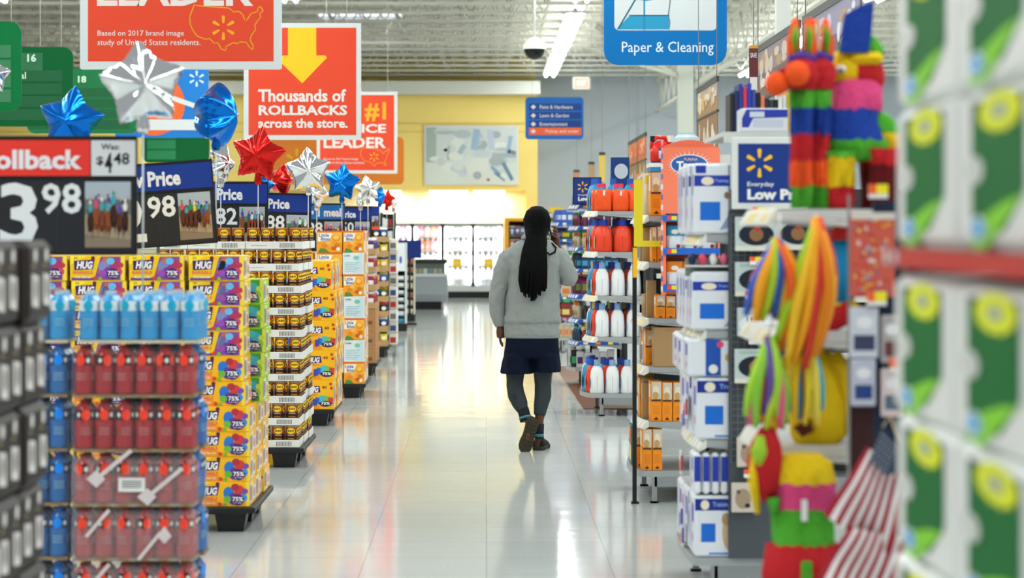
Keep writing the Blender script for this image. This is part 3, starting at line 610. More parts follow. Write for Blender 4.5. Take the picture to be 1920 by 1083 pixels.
# ------------------------------------------------------------ price signs on posts
def horse_photo(f, a, b_, c, d, seed, l=2):
    rd = random.Random(seed); w, h = c - a, d - b_
    f.rect(a, b_, c, d, M('A8957A', .35), l); f.rect(a, b_ + h * .72, c, d, M('A9B3BC', .35), l + 1); f.rect(a, b_ + h * .5, c, b_ + h * .73, M('6E7268', .35), l + 1)
    for k in range(30): f.ell(a + w * rd.uniform(.04, .96), b_ + h * rd.uniform(.55, .8), w * .03, h * .025, M(rd.choice(['C9A0A0', '8E9BB0', 'D8D0C0', '7A5A6A', '5A6A8A', 'B5B39A']), .4), l + 1.5, 8)
    f.poly([(a, b_), (c, b_), (c, b_ + h * .12), (a, b_ + h * .2)], M('8C7A66', .35), l + 1)
    n = 7
    for k in range(n):
        u = a + w * (.12 + .76 * k / (n - 1)); s = rd.uniform(.85, 1.2); v = b_ + h * rd.uniform(.2, .32); col = M(rd.choice(['5A2E1C', '3A2218', '7A3E22', '2A1C18', '8A4A28']), .4)
        f.ell(u, v + h * .2 * s, w * .075 * s, h * .17 * s, col, l + 3); f.ell(u + w * .02, v + h * .36 * s, w * .035 * s, h * .09 * s, col, l + 4, 10)
        for q in (-.05, .0, .045): f.poly([(u + w * q, v + h * .12), (u + w * (q + .02), v + h * .12), (u + w * (q + .03 * rd.choice((-1, 1))), v - h * .1)], col, l + 3)
        jc = M(rd.choice(['5B3FA8', '2F8A4A', 'D8C22A', '2A4FA0', 'D84A6A', 'E8E4DC', '3FA0B0']), .4)
        f.ell(u, v + h * .42 * s, w * .05 * s, h * .07 * s, jc, l + 5, 10); f.ell(u, v + h * .52 * s, w * .028 * s, h * .035 * s, M(rd.choice(['2F9A6A', '5B3FA8', 'E8E4DC', 'D86A3A']), .4), l + 6, 8)
def price_sign(xr_, yt, Y, header, htxt, big, small, seed, label, roll=0, sc=1., zfoot=1.5, was=None, w=.69, hb=(.185, .47)):
    h = .48 * sc; w *= sc; XR = ax(xr_, Y); ZT = az(yt, Y)
    t = thing('price_sign', label, 'price sign', (XR - w / 2, Y, zfoot), 0, 'black framed price signs on the left')
    zo = ZT - h - zfoot
    p = Matrix.Translation((0, 0, zo)) @ Matrix.Rotation(-roll, 4, 'Y')
    b = MB(); b.box((-w / 2, 0, 0), (w / 2, .018, h), M('15171A', .45), .004); b.box((-w / 2, -.006, h * .64), (w / 2, 0, h * .66), BLACK); b.box((-w / 2, -.006, h - .012), (w / 2, 0, h), BLACK)
    o = b.build('frame', t); o.matrix_local = p
    b = MB(); f = Fr(b, (-w / 2, -.001, 0), (1, 0, 0), (0, 0, 1)); hd = M(header, .4)
    b.box((-w / 2 + .008, -.003, h * .665), (w / 2 - (.008 if not was else .19), 0, h * .968), hd)
    f.O = Vector((-w / 2, -.0035, 0)); tx = M('E6E6EA', .4)
    if was is None: f.text(htxt, w - .56 * sc if len(htxt) < 11 else w - .6 * sc, h * .69 + .012, w - hb[0] * sc, h * .69 + .1 * sc, tx, 1, .04)
    else:
        f.text(htxt, w - .64, h * .72, w - .222, h * .885, tx, 1, .035)
        f.rect(w - .185, h * .665, w - .006, h * .965, M('D5D6D8', .4), 0)
        f.text('Was:', w - .145, h * .885, w - .07, h * .935, INK, 1, .02); f.text('$', w - .165, h * .75, w - .135, h * .83, INK, 1, .02); f.text('4', w - .13, h * .69, w - .1, h * .86, INK, 1, .03); f.text('48', w - .095, h * .76, w - .03, h * .86, INK, 1, .02)
    o = b.build('header_strip', t); o.matrix_local = p
    b = MB(); f = Fr(b, (-w / 2, -.001, 0), (1, 0, 0), (0, 0, 1)); s = sc
    b.box((-w / 2 + .01, -.0008, .01), (w / 2 - .01, 0, h * .635), M('232428', .5)); dg = M('E4E5E6', .45)
    if big: f.text(big, w - .555 * s, .035 * s, w - .4 * s, .292 * s, dg, 2, .02)
    f.text(small, w - .385 * s, .165 * s, w - .225 * s, .29 * s, dg, 2, .02)
    for q in (.42, .325): f.rect(w - q * s, .012, w - q * s + .0015, h * .63, M('3A3C40', .5), 1)
    horse_photo(f, w - .21 * s, .03 * s, w - .025 * s, .296 * s, seed)
    o = b.build('price_cards', t); o.matrix_local = p
    b = MB(); b.tube([(0, .03, 0), (0, .03, zo + h * .5)], .009, GREY, 8); b.box((-.1, -.01, 0), (.1, .1, .006), GREY); b.build('post', t)
    return t
zt = .141 + 6 * .2138 - .012
price_sign(257, 255, 9.77, 'E4372B', 'Rollback', '3', '98', 1, 'red Rollback price sign reading 3 98, over the bottled drinks', 0, 1.0, zt, was=True, w=.85)
price_sign(409, 305, 13.75, '12348A', 'Low Price', '2', '98', 2, 'tilted blue Low Price sign reading 2 98, over the short drink boxes', R(4.2), 1, 1.512)
price_sign(503, 340, 17.55, '12348A', 'Low Price', '3', '82', 3, 'blue Low Price sign reading 82, rising behind the bean cans', 0, 1, 1.3)
price_sign(582, 361, 20.52, '12348A', 'Low Price', '6', '88', 5, 'blue Low Price sign reading 88 behind the bean cans', R(-1.5), 1, 1.38)
price_sign(647, 381, 23.95, '1B6FBF', '1 item • 1 meal', '2', '98', 6, 'light blue sign reading item and meal, behind the muffin boxes', 0, .98, 1.42, w=.62, hb=(.04, .4))
price_sign(697, 388, 27.4, '12348A', 'Low Price', '4', '50', 7, 'blue sign reading Price, smallest of the row above the jar trays', 0, .9, 1.5, hb=(.2, .4))
price_sign(712, 386, 31.2, '12348A', 'Low Price', '1', '24', 8, 'blue sign mostly hidden at the end of the row, above snack bag trays', 0, .7, 1.55)
# ------------------------------------------------------------ foil balloons
SIL = M('E6E8E9', .07, 1.); BLU = M('0F6FD0', .16, .85); RDF = M('D3231F', .17, .8)
def balloon(x, y, Y, wpx, mat, label, yaw=0, roll=0, thick=.36, foot=1.45, inner=.6, pitch=0, stick=True):
    c = at(x, y, Y); Rr = wpx / F * Y / 2 / .95
    t = thing('foil_balloon', label, 'balloon', (c.x, c.y, foot), 0, 'star foil balloons above the signs')
    b = MB(); n = 120; T = thick * Rr; rd = random.Random(int(x)); ph = [rd.uniform(0, 6) for _ in range(6)]
    def Rad(a):
        a = (a - math.pi / 2) % (2 * math.pi / 5); q = min(a, 2 * math.pi / 5 - a) / (math.pi / 5)     # 0 tip, 1 inner corner
        A = Vector((1, 0)); B = Vector((inner * math.cos(math.pi / 5), inner * math.sin(math.pi / 5))); th = q * math.pi / 5
        den = math.cos(th) * (B.y - A.y) - math.sin(th) * (B.x - A.x); r = (A.x * (B.y - A.y) - A.y * (B.x - A.x)) / den
        return r * (1 - .05 * math.exp(-(q / .12) ** 2)) + .02 * math.exp(-((1 - q) / .2) ** 2), q
    TS = [0, .12, .25, .38, .5, .62, .73, .82, .89, .94, .975, 1.0]
    for side in (-1, 1):
        rings = []
        for tt in TS:
            ring = []
            for k in range(n):
                a = 2 * math.pi * k / n; rr, q = Rad(a); dome = max(0, 1 - tt ** 2.2) ** .62
                arm = 1 - .3 * tt * (1 - math.cos(math.pi * q)) / 2
                z = T * dome * (1 - .25 * tt) * arm
                cr = .08 * T * math.sin(a * 5 + ph[0]) * tt * (1 - tt) * 2 + .05 * T * math.sin(9 * tt + ph[1]) * math.sin(a * 3 + ph[2]) * (1 - tt)
                pk = .05 * T * math.sin(k * math.pi * .5 + ph[3]) * tt ** 8 * (1 - tt) * 6
                z = max(0, z + cr * (1 - tt ** 4) + pk)
                rw = rr * tt * (1 + (.012 * math.sin(k * math.pi * .5) if tt > .95 else 0))
                ring.append(Vector((Rr * rw * math.cos(a), side * z, Rr * rw * math.sin(a))))
            rings.append(ring)
        bs = len(b.v)
        for ring in rings: b.v += [tuple(p) for p in ring]
        kmi = b.mi(mat)
        for i in range(len(rings) - 1):
            for j in range(n):
                q = (bs + i * n + j, bs + i * n + (j + 1) % n, bs + (i + 1) * n + (j + 1) % n, bs + (i + 1) * n + j)
                b.f.append(q if side > 0 else q[::-1]); b.m.append(kmi); b.s.append(True)
    o = b.build('foil_star', t); rot = Matrix.Rotation(yaw, 4, 'Z') @ Matrix.Rotation(pitch, 4, 'X') @ Matrix.Rotation(roll, 4, 'Y')
    o.matrix_local = Matrix.Translation((0, 0, c.z - foot)) @ rot
    zb = c.z - foot - Rr * .62
    b = MB(); b.loft([[(0 + r * math.cos(a), r * .5 * math.sin(a), zb + q) for a in [2 * math.pi * k / 8 for k in range(8)]] for r, q in ((.012, .05), (.02, .0), (.028, -.05), (.02, -.075))], mat)
    b.build('filling_neck', t)
    if stick: b = MB(); b.tube([(0, 0, 0), (0, 0, zb)], .0035, M('D9DCDC', .3), 6); b.build('stick', t)
    return t
SILG = 'silver star balloon, '
balloon(268, 160, 9.72, 168, SIL, 'largest silver star balloon, above the red Rollback sign', R(14), R(-6), .42, zt, .64)
balloon(133, 228, 13.4, 136, BLU, 'blue star balloon half hidden behind the Rollback sign', R(-12), R(8), .45, 1.515)
balloon(-14, 140, 13.4, 72, SIL, 'silver star balloon cut off by the left edge', R(20), R(5), .4, 1.515)
balloon(405, 216, 13.95, 128, BLU, 'blue balloon seen from its edge, left of the red star', R(74), R(12), .62, 1.375, .7)
balloon(414, 306, 16.95, 76, SIL, 'small crumpled silver balloon right below the blue edge-on one', R(55), R(20), .5, 1.516, .66)
balloon(484, 290, 16.85, 110, RDF, 'large red star balloon in front of the Rollbacks board', R(-8), R(9), .42, 1.516, .58)
balloon(496, 345, 20.35, 46, BLU, 'small blue balloon peeking out under the red star', R(30), R(20), .45, 1.38)
balloon(528, 338, 20.8, 62, RDF, 'dark red balloon half hidden between red and silver stars', R(-50), R(15), .6, 1.38, .66)
balloon(578, 320, 20.33, 90, SIL, 'silver star balloon right of the large red star', R(5), R(-3), .42, 1.38, .6)
balloon(594, 362, 23.62, 56, SIL, 'small silver balloon under the middle silver star', R(-30), R(25), .5, 1.416, .66)
balloon(641, 342, 23.66, 74, BLU, 'blue star balloon right of the middle silver star', R(-10), R(6), .42, 1.63, .6)
balloon(690, 354, 27.2, 52, SIL, 'silver star balloon above the smallest blue sign', R(18), R(-12), .45, 1.355, .58)
balloon(712, 366, 30.87, 34, BLU, 'narrow blue balloon between silver and red ones at the row end', R(60), R(10), .6, 1.476, .66)
balloon(725, 372, 31.2, 36, RDF, 'small red star balloon farthest along the row', R(-14), R(14), .45, 1.476, .56)
balloon(676, 374, 27.3, 26, SIL, 'tiny silver balloon at the foot of the farthest silver star', R(30), 0, .5, 1.355, .66)
balloon(738, 380, 31.3, 22, SIL, 'tiny pale silver balloon right of the smallest red star', R(40), R(20), .5, 1.51, .66)
# ------------------------------------------------------------ hanging signs
OR = M('DE4527', .6); SW = M('D3D9DA', .5); TXW = M('E4DCD8', .5); OY = M('F5A623', .5)
US = [(860,35),(845,75),(825,125),(830,185),(850,230),(880,270),(940,295),(975,290),(1010,325),(1035,320),(1065,370),(1095,380),(1100,350),(1150,322),(1190,328),(1200,315),(1250,318),(1275,355),(1300,375),(1303,345),(1278,300),(1290,265),(1320,225),(1315,190),(1340,150),(1360,130),(1350,105),(1378,80),(1355,47),(1338,60),(1335,88),(1290,100),(1250,155),(1240,155),(1225,110),(1195,85),(1150,90),(1145,78),(1115,60),(1000,52),(880,42),(860,35)]
def hang(b, x, z0, y, z1=None): b.tube([(x, y, z0), (x, y, z1 or DECK)], .004, M('C8C8C4', .5), 5)
def board(name, label, x0, x1, y0, y1, Y, paint, corner=.02, body=SW, thick=.02, back=None):
    X0, X1, Z0, Z1 = ax(x0, Y), ax(x1, Y), az(y1, Y), az(y0, Y); w, h = X1 - X0, Z1 - Z0
    t = thing(name, label, 'hanging sign', ((X0 + X1) / 2, Y, Z0), 0, 'hanging signs under the roof')
    b = MB(); P = []
    for (x, z, a0) in ((w / 2 - corner, corner, -90), (w / 2 - corner, h - corner, 0), (-w / 2 + corner, h - corner, 90), (-w / 2 + corner, corner, 180)):
        P += [(x + corner * math.cos(R(a0 + q)), z + corner * math.sin(R(a0 + q))) for q in (0, 22, 45, 67, 90)]
    b.prism(P, 'y', 0, thick, body); f = Fr(b, (-w / 2, 0, 0), (1, 0, 0), (0, 0, 1)); f.STEP = .0015
    paint(f, w, h, F / Y); b.build('board', t)
    b = MB()
    for s in (-1, 1): hang(b, s * w * .38, h - .02, thick / 2, DECK - Z0)
    b.build('hanger_wire', t); return t
def leader(f, w, h, s):
    k = w / 378; f.rect(15 * k, 15 * k, w - 15 * k, h - 15 * k, OR, 1)
    g = lambda x, y: ((x - 150) * k, (130 - y) * k)
    f.text('LEADER', 32 * k, (130 - 11) * k, 325 * k, (130 + 40) * k, TXW, 2, .03); f.text('PRICE', 120 * k, 190 * k, 325 * k, 232 * k, TXW, 2, .03); f.text("America's", 35 * k, 248 * k, 200 * k, 282 * k, TXW, 2, .02)
    f.text('#1', 225 * k, 245 * k, 325 * k, 335 * k, OY, 2, .03)
    f.text('Based on 2017 brand image', g(183, 0)[0], g(0, 70)[1], g(345, 0)[0], g(0, 57)[1], TXW, 2, .005)
    f.text('study of United States residents.', g(183, 0)[0], g(0, 88)[1], g(376, 0)[0], g(0, 74)[1], TXW, 2, .005)
    f.line([g(150 + (px - 0) / 4.01, py / 4.01) for px, py in US], 2 * k, OY, 2); f.spark(g(419, 0)[0], g(0, 52)[1], 23 * k, OY, 3)
board('hanging_board', 'large red hanging board with map outline, nearest at the top left', 150, 528, -228, 130, 14.4, leader, .012)
board('hanging_board', 'red hanging board reading PRICE LEADER, farthest of the three red ones', 594, 745, 172, 325, 36, leader, .012)
def roll_(f, w, h, s):
    k = w / 220; f.rect(9 * k, 9 * k, w - 9 * k, h - 9 * k, OR, 1)
    A = [(73, 210), (73, 156), (50, 156), (47, 152), (110, 106), (157, 150), (154, 156), (133, 156), (133, 210)]
    f.poly([(62 * k + 21 * k, h - 9 * k), (62 * k + 21 * k, 158 * k), (64 * k, 158 * k), (60 * k, 154 * k), (110 * k, 106 * k), (156 * k, 154 * k), (153 * k, 158 * k), (136 * k, 158 * k), (136 * k, h - 9 * k)], YEL, 2)
    f.text('Thousands of', 27 * k, 71 * k, 192 * k, 95 * k, TXW, 2, .03); f.text('ROLLBACKS', 28 * k, 46 * k, 194 * k, 65 * k, TXW, 2, .035); f.text('across the store.', 27 * k, 22 * k, 195 * k, 40 * k, TXW, 2, .03)
board('hanging_board', 'red hanging board with yellow arrow reading Thousands of ROLLBACKS', 457, 677, 43, 262, 24.7, roll_, .012)
def orange_(f, w, h, s): f.spark(w * .22, h * .5, h * .25, YEL, 1)
board('hanging_board', 'plain orange rounded hanging board behind the farthest red one', 500, 757, 257, 345, 44, orange_, .08, M('F58A2A', .5), .3)
G1 = M('066E38', .6, spec=.15); G2 = M('055A2D', .6, spec=.15); G3 = M('3F7A55', .5); GT = M('C9E2D0', .5)
def green(num, words):
    def p(f, w, h, s):
        if num: f.rect(w * .02, h * .76, w * .45, h * .98, M('245F3C', .5), 1); f.text(num, w * num_x[num][0], h * .83, w * num_x[num][1], h * .93, GT, 2, .04)
        for k in range(4): f.rect(.02, h * (.1 + k * .165), w - .08, h * (.1 + k * .165) + h * .14, M('155B35' if num else '3A7B55', .5), 1)
        if words: f.text(words, w * .2, h * .64, w * .33, h * .72, GT, 2, .02)
    return p
num_x = {'16': (.38, .48), '18': (.2, .34), '20': (.3, .4)}
board('aisle_sign', 'green aisle sign cut off by the left edge, nearest of the green ones', -120, 40, 40, 208, 18.5, green(None, None), .09, G1)
def g16(f, w, h, s):
    k = w / 187; f.rect(70 * k, 95 * k, 130 * k, 138 * k, M('2A6B45', .5), 1)
    f.text('16', 101 * k, 121 * k, 118 * k, 136 * k, GT, 2, .04)
    for q in range(4): f.rect(.02, (12 + q * 24) * k, w - .1, (33 + q * 24) * k, M('155B35', .5), 1.6)
    f.text('al', 88 * k, 89 * k, 99 * k, 102 * k, GT, 3, .02)
board('aisle_sign', 'green hanging aisle sign numbered 16', -50, 137, 88, 237, 22.5, g16, .09, G2)
def g18(f, w, h, s):
    k = w / 210; f.text('18', 96 * k, 95 * k, 112 * k, 108 * k, GT, 2, .04)
    for q in range(4): f.rect(.02, (8 + q * 20) * k, w - .1, (25 + q * 20) * k, M('155B35', .5), 1)
board('aisle_sign', 'green hanging aisle sign numbered 18, behind the blue and silver balloons', 50, 260, 128, 250, 26.5, g18, .09, M('0E6E3E', .5))
def g20(f, w, h, s):
    for q in range(3): f.rect(w * .08, h * (.1 + q * .3), w * .5, h * (.36 + q * .3), M('1F7A4A', .5), 1)
board('aisle_sign', 'green hanging sign low behind the edge-on blue balloon', 266, 393, 240, 305, 38, g20, .12, G2)
def pickup(f, w, h, s):
    k = w / 174; f.poly([(0, 0), (w, 0), (w, 14 * k), (0, 14 * k)], M('1877C9', .5), 1)
    f.ell(72 * k, 62 * k, 58 * k, 58 * k, M('F0652F', .5), 2, 30); f.rect(12 * k, 14 * k, w, 34 * k, M('D9DDE0', .5), 4)
    f.line([(95 * k, 78 * k), (152 * k, 58 * k)], 9 * k, M('D9DDE0', .5), 4); f.spark(152 * k, 110 * k, 15 * k, M('D6EAF5', .5), 3); f.text('SAVE', 84 * k, 58 * k, 106 * k, 66 * k, M('F4C9B0', .5), 4); f.text('TIME', 84 * k, 46 * k, 106 * k, 54 * k, M('F4C9B0', .5), 4)
board('hanging_board', 'blue hanging board with orange disc and pale bars behind largest silver balloon', 216, 391, 130, 258, 30, pickup, .02, M('1877C9', .5))
PC = M('066BAE', .6, spec=.15)
def paper(f, w, h, s):
    k = w / 231; f.rrect(20 * k, 65 * k, 212 * k, h - 20 * k, 9 * k, M('C9D0D2', .5), 1)
    f.poly([(24 * k, 67 * k), (48 * k, 92 * k), (123 * k, 92 * k), (122 * k, 67 * k)], M('1E8CB5', .5), 2); f.line([(27 * k, 68 * k), (60 * k, 124 * k)], 3 * k, M('18607A', .5), 3); f.line([(76 * k, 67 * k), (76 * k, 124 * k)], 3 * k, M('187AA0', .5), 3); f.line([(48 * k, 93 * k), (122 * k, 93 * k)], 2 * k, M('125A70', .5), 3)
    f.line([(122 * k, 67 * k), (124 * k, 80 * k), (121 * k, 93 * k), (125 * k, 124 * k)], 2 * k, M('5A7078', .5), 3); f.ell(80 * k, 160 * k, 45 * k, 40 * k, M('1E8CB5', .5), 2)
    f.text('Paper & Cleaning', 34 * k, 18 * k, 206 * k, 44 * k, M('DCEAF2', .5), 2, .0)
board('aisle_sign', 'blue hanging sign reading Paper & Cleaning over the right aisle', 1132, 1363, -110, 122, 23.5, paper, .14, PC)
def dirs(f, w, h, s):
    k = w / 109; D = M('0F3F8E', .5)
    for q, tx in enumerate(('Paint & Hardware', 'Lawn & Garden', 'Entertainment')):
        y = (54 - q * 16) * k; f.rect(7 * k, y, w - 4 * k, y + 13 * k, D, 1); f.text(tx, 27 * k, y + 3 * k, (27 + (62, 55, 52)[q]) * k, y + 10 * k, TXW, 2, .01); f.poly([(10 * k, y + 6.5 * k), (15 * k, y + 2 * k), (20 * k, y + 6.5 * k), (15 * k, y + 11 * k)], TXW, 2)
    f.rect(7 * k, 8 * k, w - 4 * k, 22 * k, M('EE6434', .5), 1); f.text('Pickup and order', 38 * k, 11 * k, 100 * k, 18 * k, TXW, 2, .01); f.poly([(10 * k, 15 * k), (15 * k, 11 * k), (20 * k, 15 * k), (15 * k, 19 * k)], TXW, 2)
board('direction_sign', 'small blue direction sign with an orange bottom line, above the person', 985, 1094, 182, 261, 41, dirs, .06, M('1A63B5', .5))
def exit_(f, w, h, s): f.rect(w * .1, h * .12, w * .9, h * .88, M('FF8E78', .5, emit=1.2), 1); f.text('EXIT', w * .2, h * .3, w * .8, h * .7, M('FFC8B8', .5, emit=1.5), 2, .04)
board('exit_sign', 'small glowing red EXIT sign under the roof', 1074, 1106, 144, 167, 50, exit_, .02, M('DDDDD8', .5), .08)
# security camera dome
t = thing('security_camera', 'white and black dome security camera hanging on a rod', 'security camera', (ax(1002, 32), 32, az(91, 32)))
rr = 21 / F * 32
b = MB(); b.lathe([(rr * math.cos(R(a)) if a < 90 else 0, rr * math.sin(R(a))) for a in range(0, 91, 10)], m=WHITE, seg=24); b.lathe([(rr * 1.0, -.012), (rr * 1.02, -.01), (rr * 1.02, .01), (rr, .012)], m=WHITE, seg=24); b.build('housing', t)
b = MB(); b.lathe([(rr * .93 * math.cos(R(a)) if a > -90 else 0, rr * .93 * math.sin(R(a)) - .01) for a in range(-90, 1, 10)], m=M('15171A', .15), seg=24); b.build('dome', t)
b = MB(); b.tube([(0, 0, rr * .98), (0, 0, DECK - az(91, 32))], .018, WHITE, 8); b.build('rod', t)
# ------------------------------------------------------------ dairy wall at the back
Yd = 56.4
def milk(col, cap, w=.115, h=.29):
    b = MB(); b.loft([[(sx * q * w / 2, sy * q * w / 2, z) for sx, sy in ((-1, -1), (1, -1), (1, 1), (-1, 1))] for q, z in ((.95, 0), (1, .01), (1, h * .7), (.45, h * .9))], M(col, .5), smooth=False)
    b.lathe([(.02, h * .9), (.022, h), (0, h)], m=M(cap, .4), seg=8); f = Fr(b, (-w / 2, -w / 2, 0), (1, 0, 0), (0, 0, 1)); f.rect(w * .12, h * .15, w * .88, h * .5, M(cap, .5), 1); return b.mesh('milk_jug')
mk = [milk('F2F3F0', c) for c in ('E9E3DC', 'C9D6E6', 'E6C9C4', 'D9E3C9', 'E8E8E8', 'D6DDE6')]; rk = [milk(c, 'E8B0A8', .12, .28) for c in ('D85A3A', 'C9403A', 'E88A6A', 'E9DDD5', 'C96A7A')]
def case(x0, x1, zs, reds, label, idx):
    X0, X1 = ax(x0, Yd), ax(x1, Yd); w = X1 - X0; zt_ = az(418, Yd)
    t = thing('dairy_case', label, 'refrigerated case', ((X0 + X1) / 2, Yd, 0), 0, 'lit dairy cases on the back wall'); fr = M('3C4144', .4)
    b = MB(); b.box((-w / 2, 1.0, .3), (w / 2, 1.05, zt_), M('F1F4F2', .6)); b.box((-w / 2, .05, zt_ - .08), (w / 2, 1.0, zt_), M('B9BDBA', .5)); b.box((-w / 2, .02, .3), (-w / 2 + .02, 1.0, zt_ - .08), M('E6EAE8', .5)); b.box((w / 2 - .02, .02, .3), (w / 2, 1.0, zt_ - .08), M('E6EAE8', .5)); b.box((-w / 2, .02, .26), (w / 2, 1.0, .3), M('C9CCCA', .5)); b.build('cabinet', t)
    b = MB(); b.box((-w / 2, .0, .0), (w / 2, .95, .15), M('14171A', .5)); b.box((-w / 2, -.03, .15), (w / 2, .9, .26), M('C2C4C2', .4)); b.build('base', t)
    for z in zs: b = MB(); b.box((-w / 2 + .02, .1, z - .02), (w / 2 - .02, .95, z), M('C9CFCE', .5)); b.box((-w / 2 + .02, .09, z - .03), (w / 2 - .02, .1, z + .01), M('D0D4D3', .5)); b.build('shelf', t)
    b = MB()
    for s in (-1, 1): b.box((s * (w / 2 - .02) - .018, -.02, .26), (s * (w / 2 - .02) + .018, .02, zt_ - .02), fr)
    b.box((-w / 2, -.02, zt_ - .06), (w / 2, .02, zt_), M('9EA3A2', .5)); b.build('door_frame', t)
    b = MB(); b.box((-w / 2 + .02, -.004, .28), (w / 2 - .02, .004, zt_ - .06), M('E8F2F2', .05, alpha=.08)); b.build('glass_door', t)
    b = MB(); b.tube([(w / 2 - .06, .08, .35), (w / 2 - .06, .08, zt_ - .1)], .014, M('FFFFFF', .4, emit=9), 6); b.tube([(-w / 2 + .06, .08, .35), (-w / 2 + .06, .08, zt_ - .1)], .014, M('FFFFFF', .4, emit=9), 6); b.build('tube', t)
    for s in (-1, 1):
        ld = bpy.data.lights.new('case_light', 'AREA'); ld.shape = 'RECTANGLE'; ld.size = .06; ld.size_y = 1.3; ld.energy = 40
        lo = bpy.data.objects.new('case_glow', ld); C.objects.link(lo); lo.parent = t; lo.location = (s * (w / 2 - .05), .09, 1.0); lo.rotation_euler = (R(90), 0, R(s * 35)); 
    n = max(3, int(w / .125))
    for q, z in enumerate(zs):
        for i in range(n):
            o = put('milk_jug' if not (reds and q > len(zs) - 3) else 'juice_carton', random.choice(rk if reds and q > len(zs) - 3 else mk), (t.location.x - w / 2 + .03 + (i + .5) * (w - .06) / n, Yd + .22 + random.uniform(0, .04), z + .001), 0)
            tag(o, 'pale container, %s shelf up, %s from left, in %s dairy case' % (NTH[q], NTH[i], idx), 'milk container', 'containers in the dairy cases')
zs = [az(540, Yd) + .04, az(524, Yd), az(497, Yd), az(470, Yd), az(444, Yd)]
case(738, 773, zs[1:], True, 'lit refrigerated case with red cartons, leftmost visible of the dairy cases', 'leftmost')
case(773, 830, zs[1:], True, 'lit refrigerated case with pink and red cartons behind the grey freezer', 'second')
case(830, 887, zs, False, 'lit dairy case with yellow square decal, left of the last one', 'third')
case(887, 944, zs, False, 'lit dairy case with yellow square decal, nearest the person', 'rightmost')
for i, x in enumerate((857, 916)):
    b = MB(); s = 8 / F * Yd; b.box((-s, -.012, -s), (s, -.005, s), M('F2C32A', .4)); b.box((-s * .5, -.014, -s * .4), (s * .5, -.012, s * .4), M('F6D560', .4))
    o = b.build('price_decal', None, at(x, 493, Yd)); tag(o, 'yellow square price decal on the %s dairy door' % ('left', 'right')[i], 'decal', 'yellow decals on the dairy doors')
for i, (x, w_) in enumerate(((730, 44), (841, 72), (917, 58))):
    b = MB(); X0, X1 = ax(x - w_ / 2, BACK), ax(x + w_ / 2, BACK); b.box((X0, BACK + .03, zl - .07), (X1, BACK + .12, zl - .005), M('FFF3C4', .4, emit=7))
    o = b.build('strip_light', None); tag(o, 'warm glowing cove light under the yellow fascia, %s from left' % NTH[i], 'light', 'cove lights under the yellow fascia')
    ld = bpy.data.lights.new('cove_light', 'AREA'); ld.shape = 'RECTANGLE'; ld.size = X1 - X0; ld.size_y = .2; ld.energy = 26; ld.color = (1, .93, .75)
    lo = bpy.data.objects.new('cove_glow', ld); C.objects.link(lo); lo.parent = o; lo.location = ((X0 + X1) / 2, BACK + .3, zl - .03)
# framed picture of a dairy still life, plain and generic
t = thing('framed_picture', 'pale framed picture of white jugs on the yellow wall', 'picture', (ax(883.5, BACK), BACK - .06, az(347, BACK)))
w, h = ax(972, BACK) - ax(795, BACK), az(235, BACK) - az(347, BACK)
b = MB(); b.box((-w / 2, 0, 0), (w / 2, .058, h), M('DCE0DC', .5), .01); b.build('frame', t)
b = MB(); f = Fr(b, (-w / 2, -.001, 0), (1, 0, 0), (0, 0, 1)); f.STEP = .0015; e = .05
f.rect(e, e, w - e, h - e, M('D3DADA', .5), 1); f.rect(e, e, w - e, h * .38, M('DCE2DC', .5), 2); f.rect(e, h * .38, w * .13, h - e, M('A9B8B0', .5), 2)
f.poly([(w * .16, h * .35), (w * .4, h * .35), (w * .37, h * .8), (w * .4, h * .92), (w * .1, h * .92), (w * .18, h * .7)], M('D3DADA', .5), 3); f.poly([(w * .24, h * .42), (w * .27, h * .42), (w * .28, h * .66), (w * .25, h * .66)], M('B5BFBE', .5), 4)
f.poly([(w * .46, h * .1), (w * .7, h * .1), (w * .68, h * .46), (w * .48, h * .46)], M('DDE2DE', .5), 4); f.ell(w * .24, h * .9 - .03, w * .13, h * .03, M('B5C0C2', .5), 5)
for (a, c, d_, e_, col, ww) in ((.38, .55, .42, .65, 'A8BCC4', .12), (.53, .62, .56, .9, 'A0BCD6', .16), (.88, .5, .92, .8, '9CB8D0', .1), (.84, .36, .93, .1, '6F8CA2', .09), (.72, .3, .8, .18, '8CAAC0', .08), (.75, .2, .85, .08, '8CAAC0', .06), (.9, .56, .96, .54, '7A8A94', .09), (.7, .9, .72, .62, 'C2CCE0', .14)):
    f.line([(w * a, h * c), (w * d_, h * e_)], ww, M(col, .5), 6)
f.rect(w * .72, h * .46, w - e, h * .54, M('AEB4BC', .5), 5); f.ell(w * .68, h * .09, .04, .03, M('A0584A', .5), 7); rd = random.Random(5)
for k in range(34): f.ell(rd.uniform(.3, w - .3), rd.uniform(.2, h - .2), rd.uniform(.05, .22), rd.uniform(.04, .14), M(rd.choice(['D9DFDF', 'C9D2D6', 'E2E6E2', 'B9C4CC', 'CBD6E4', 'A9B4B8']), .5), 2.5 + k * .1, 14)
b.build('print', t)
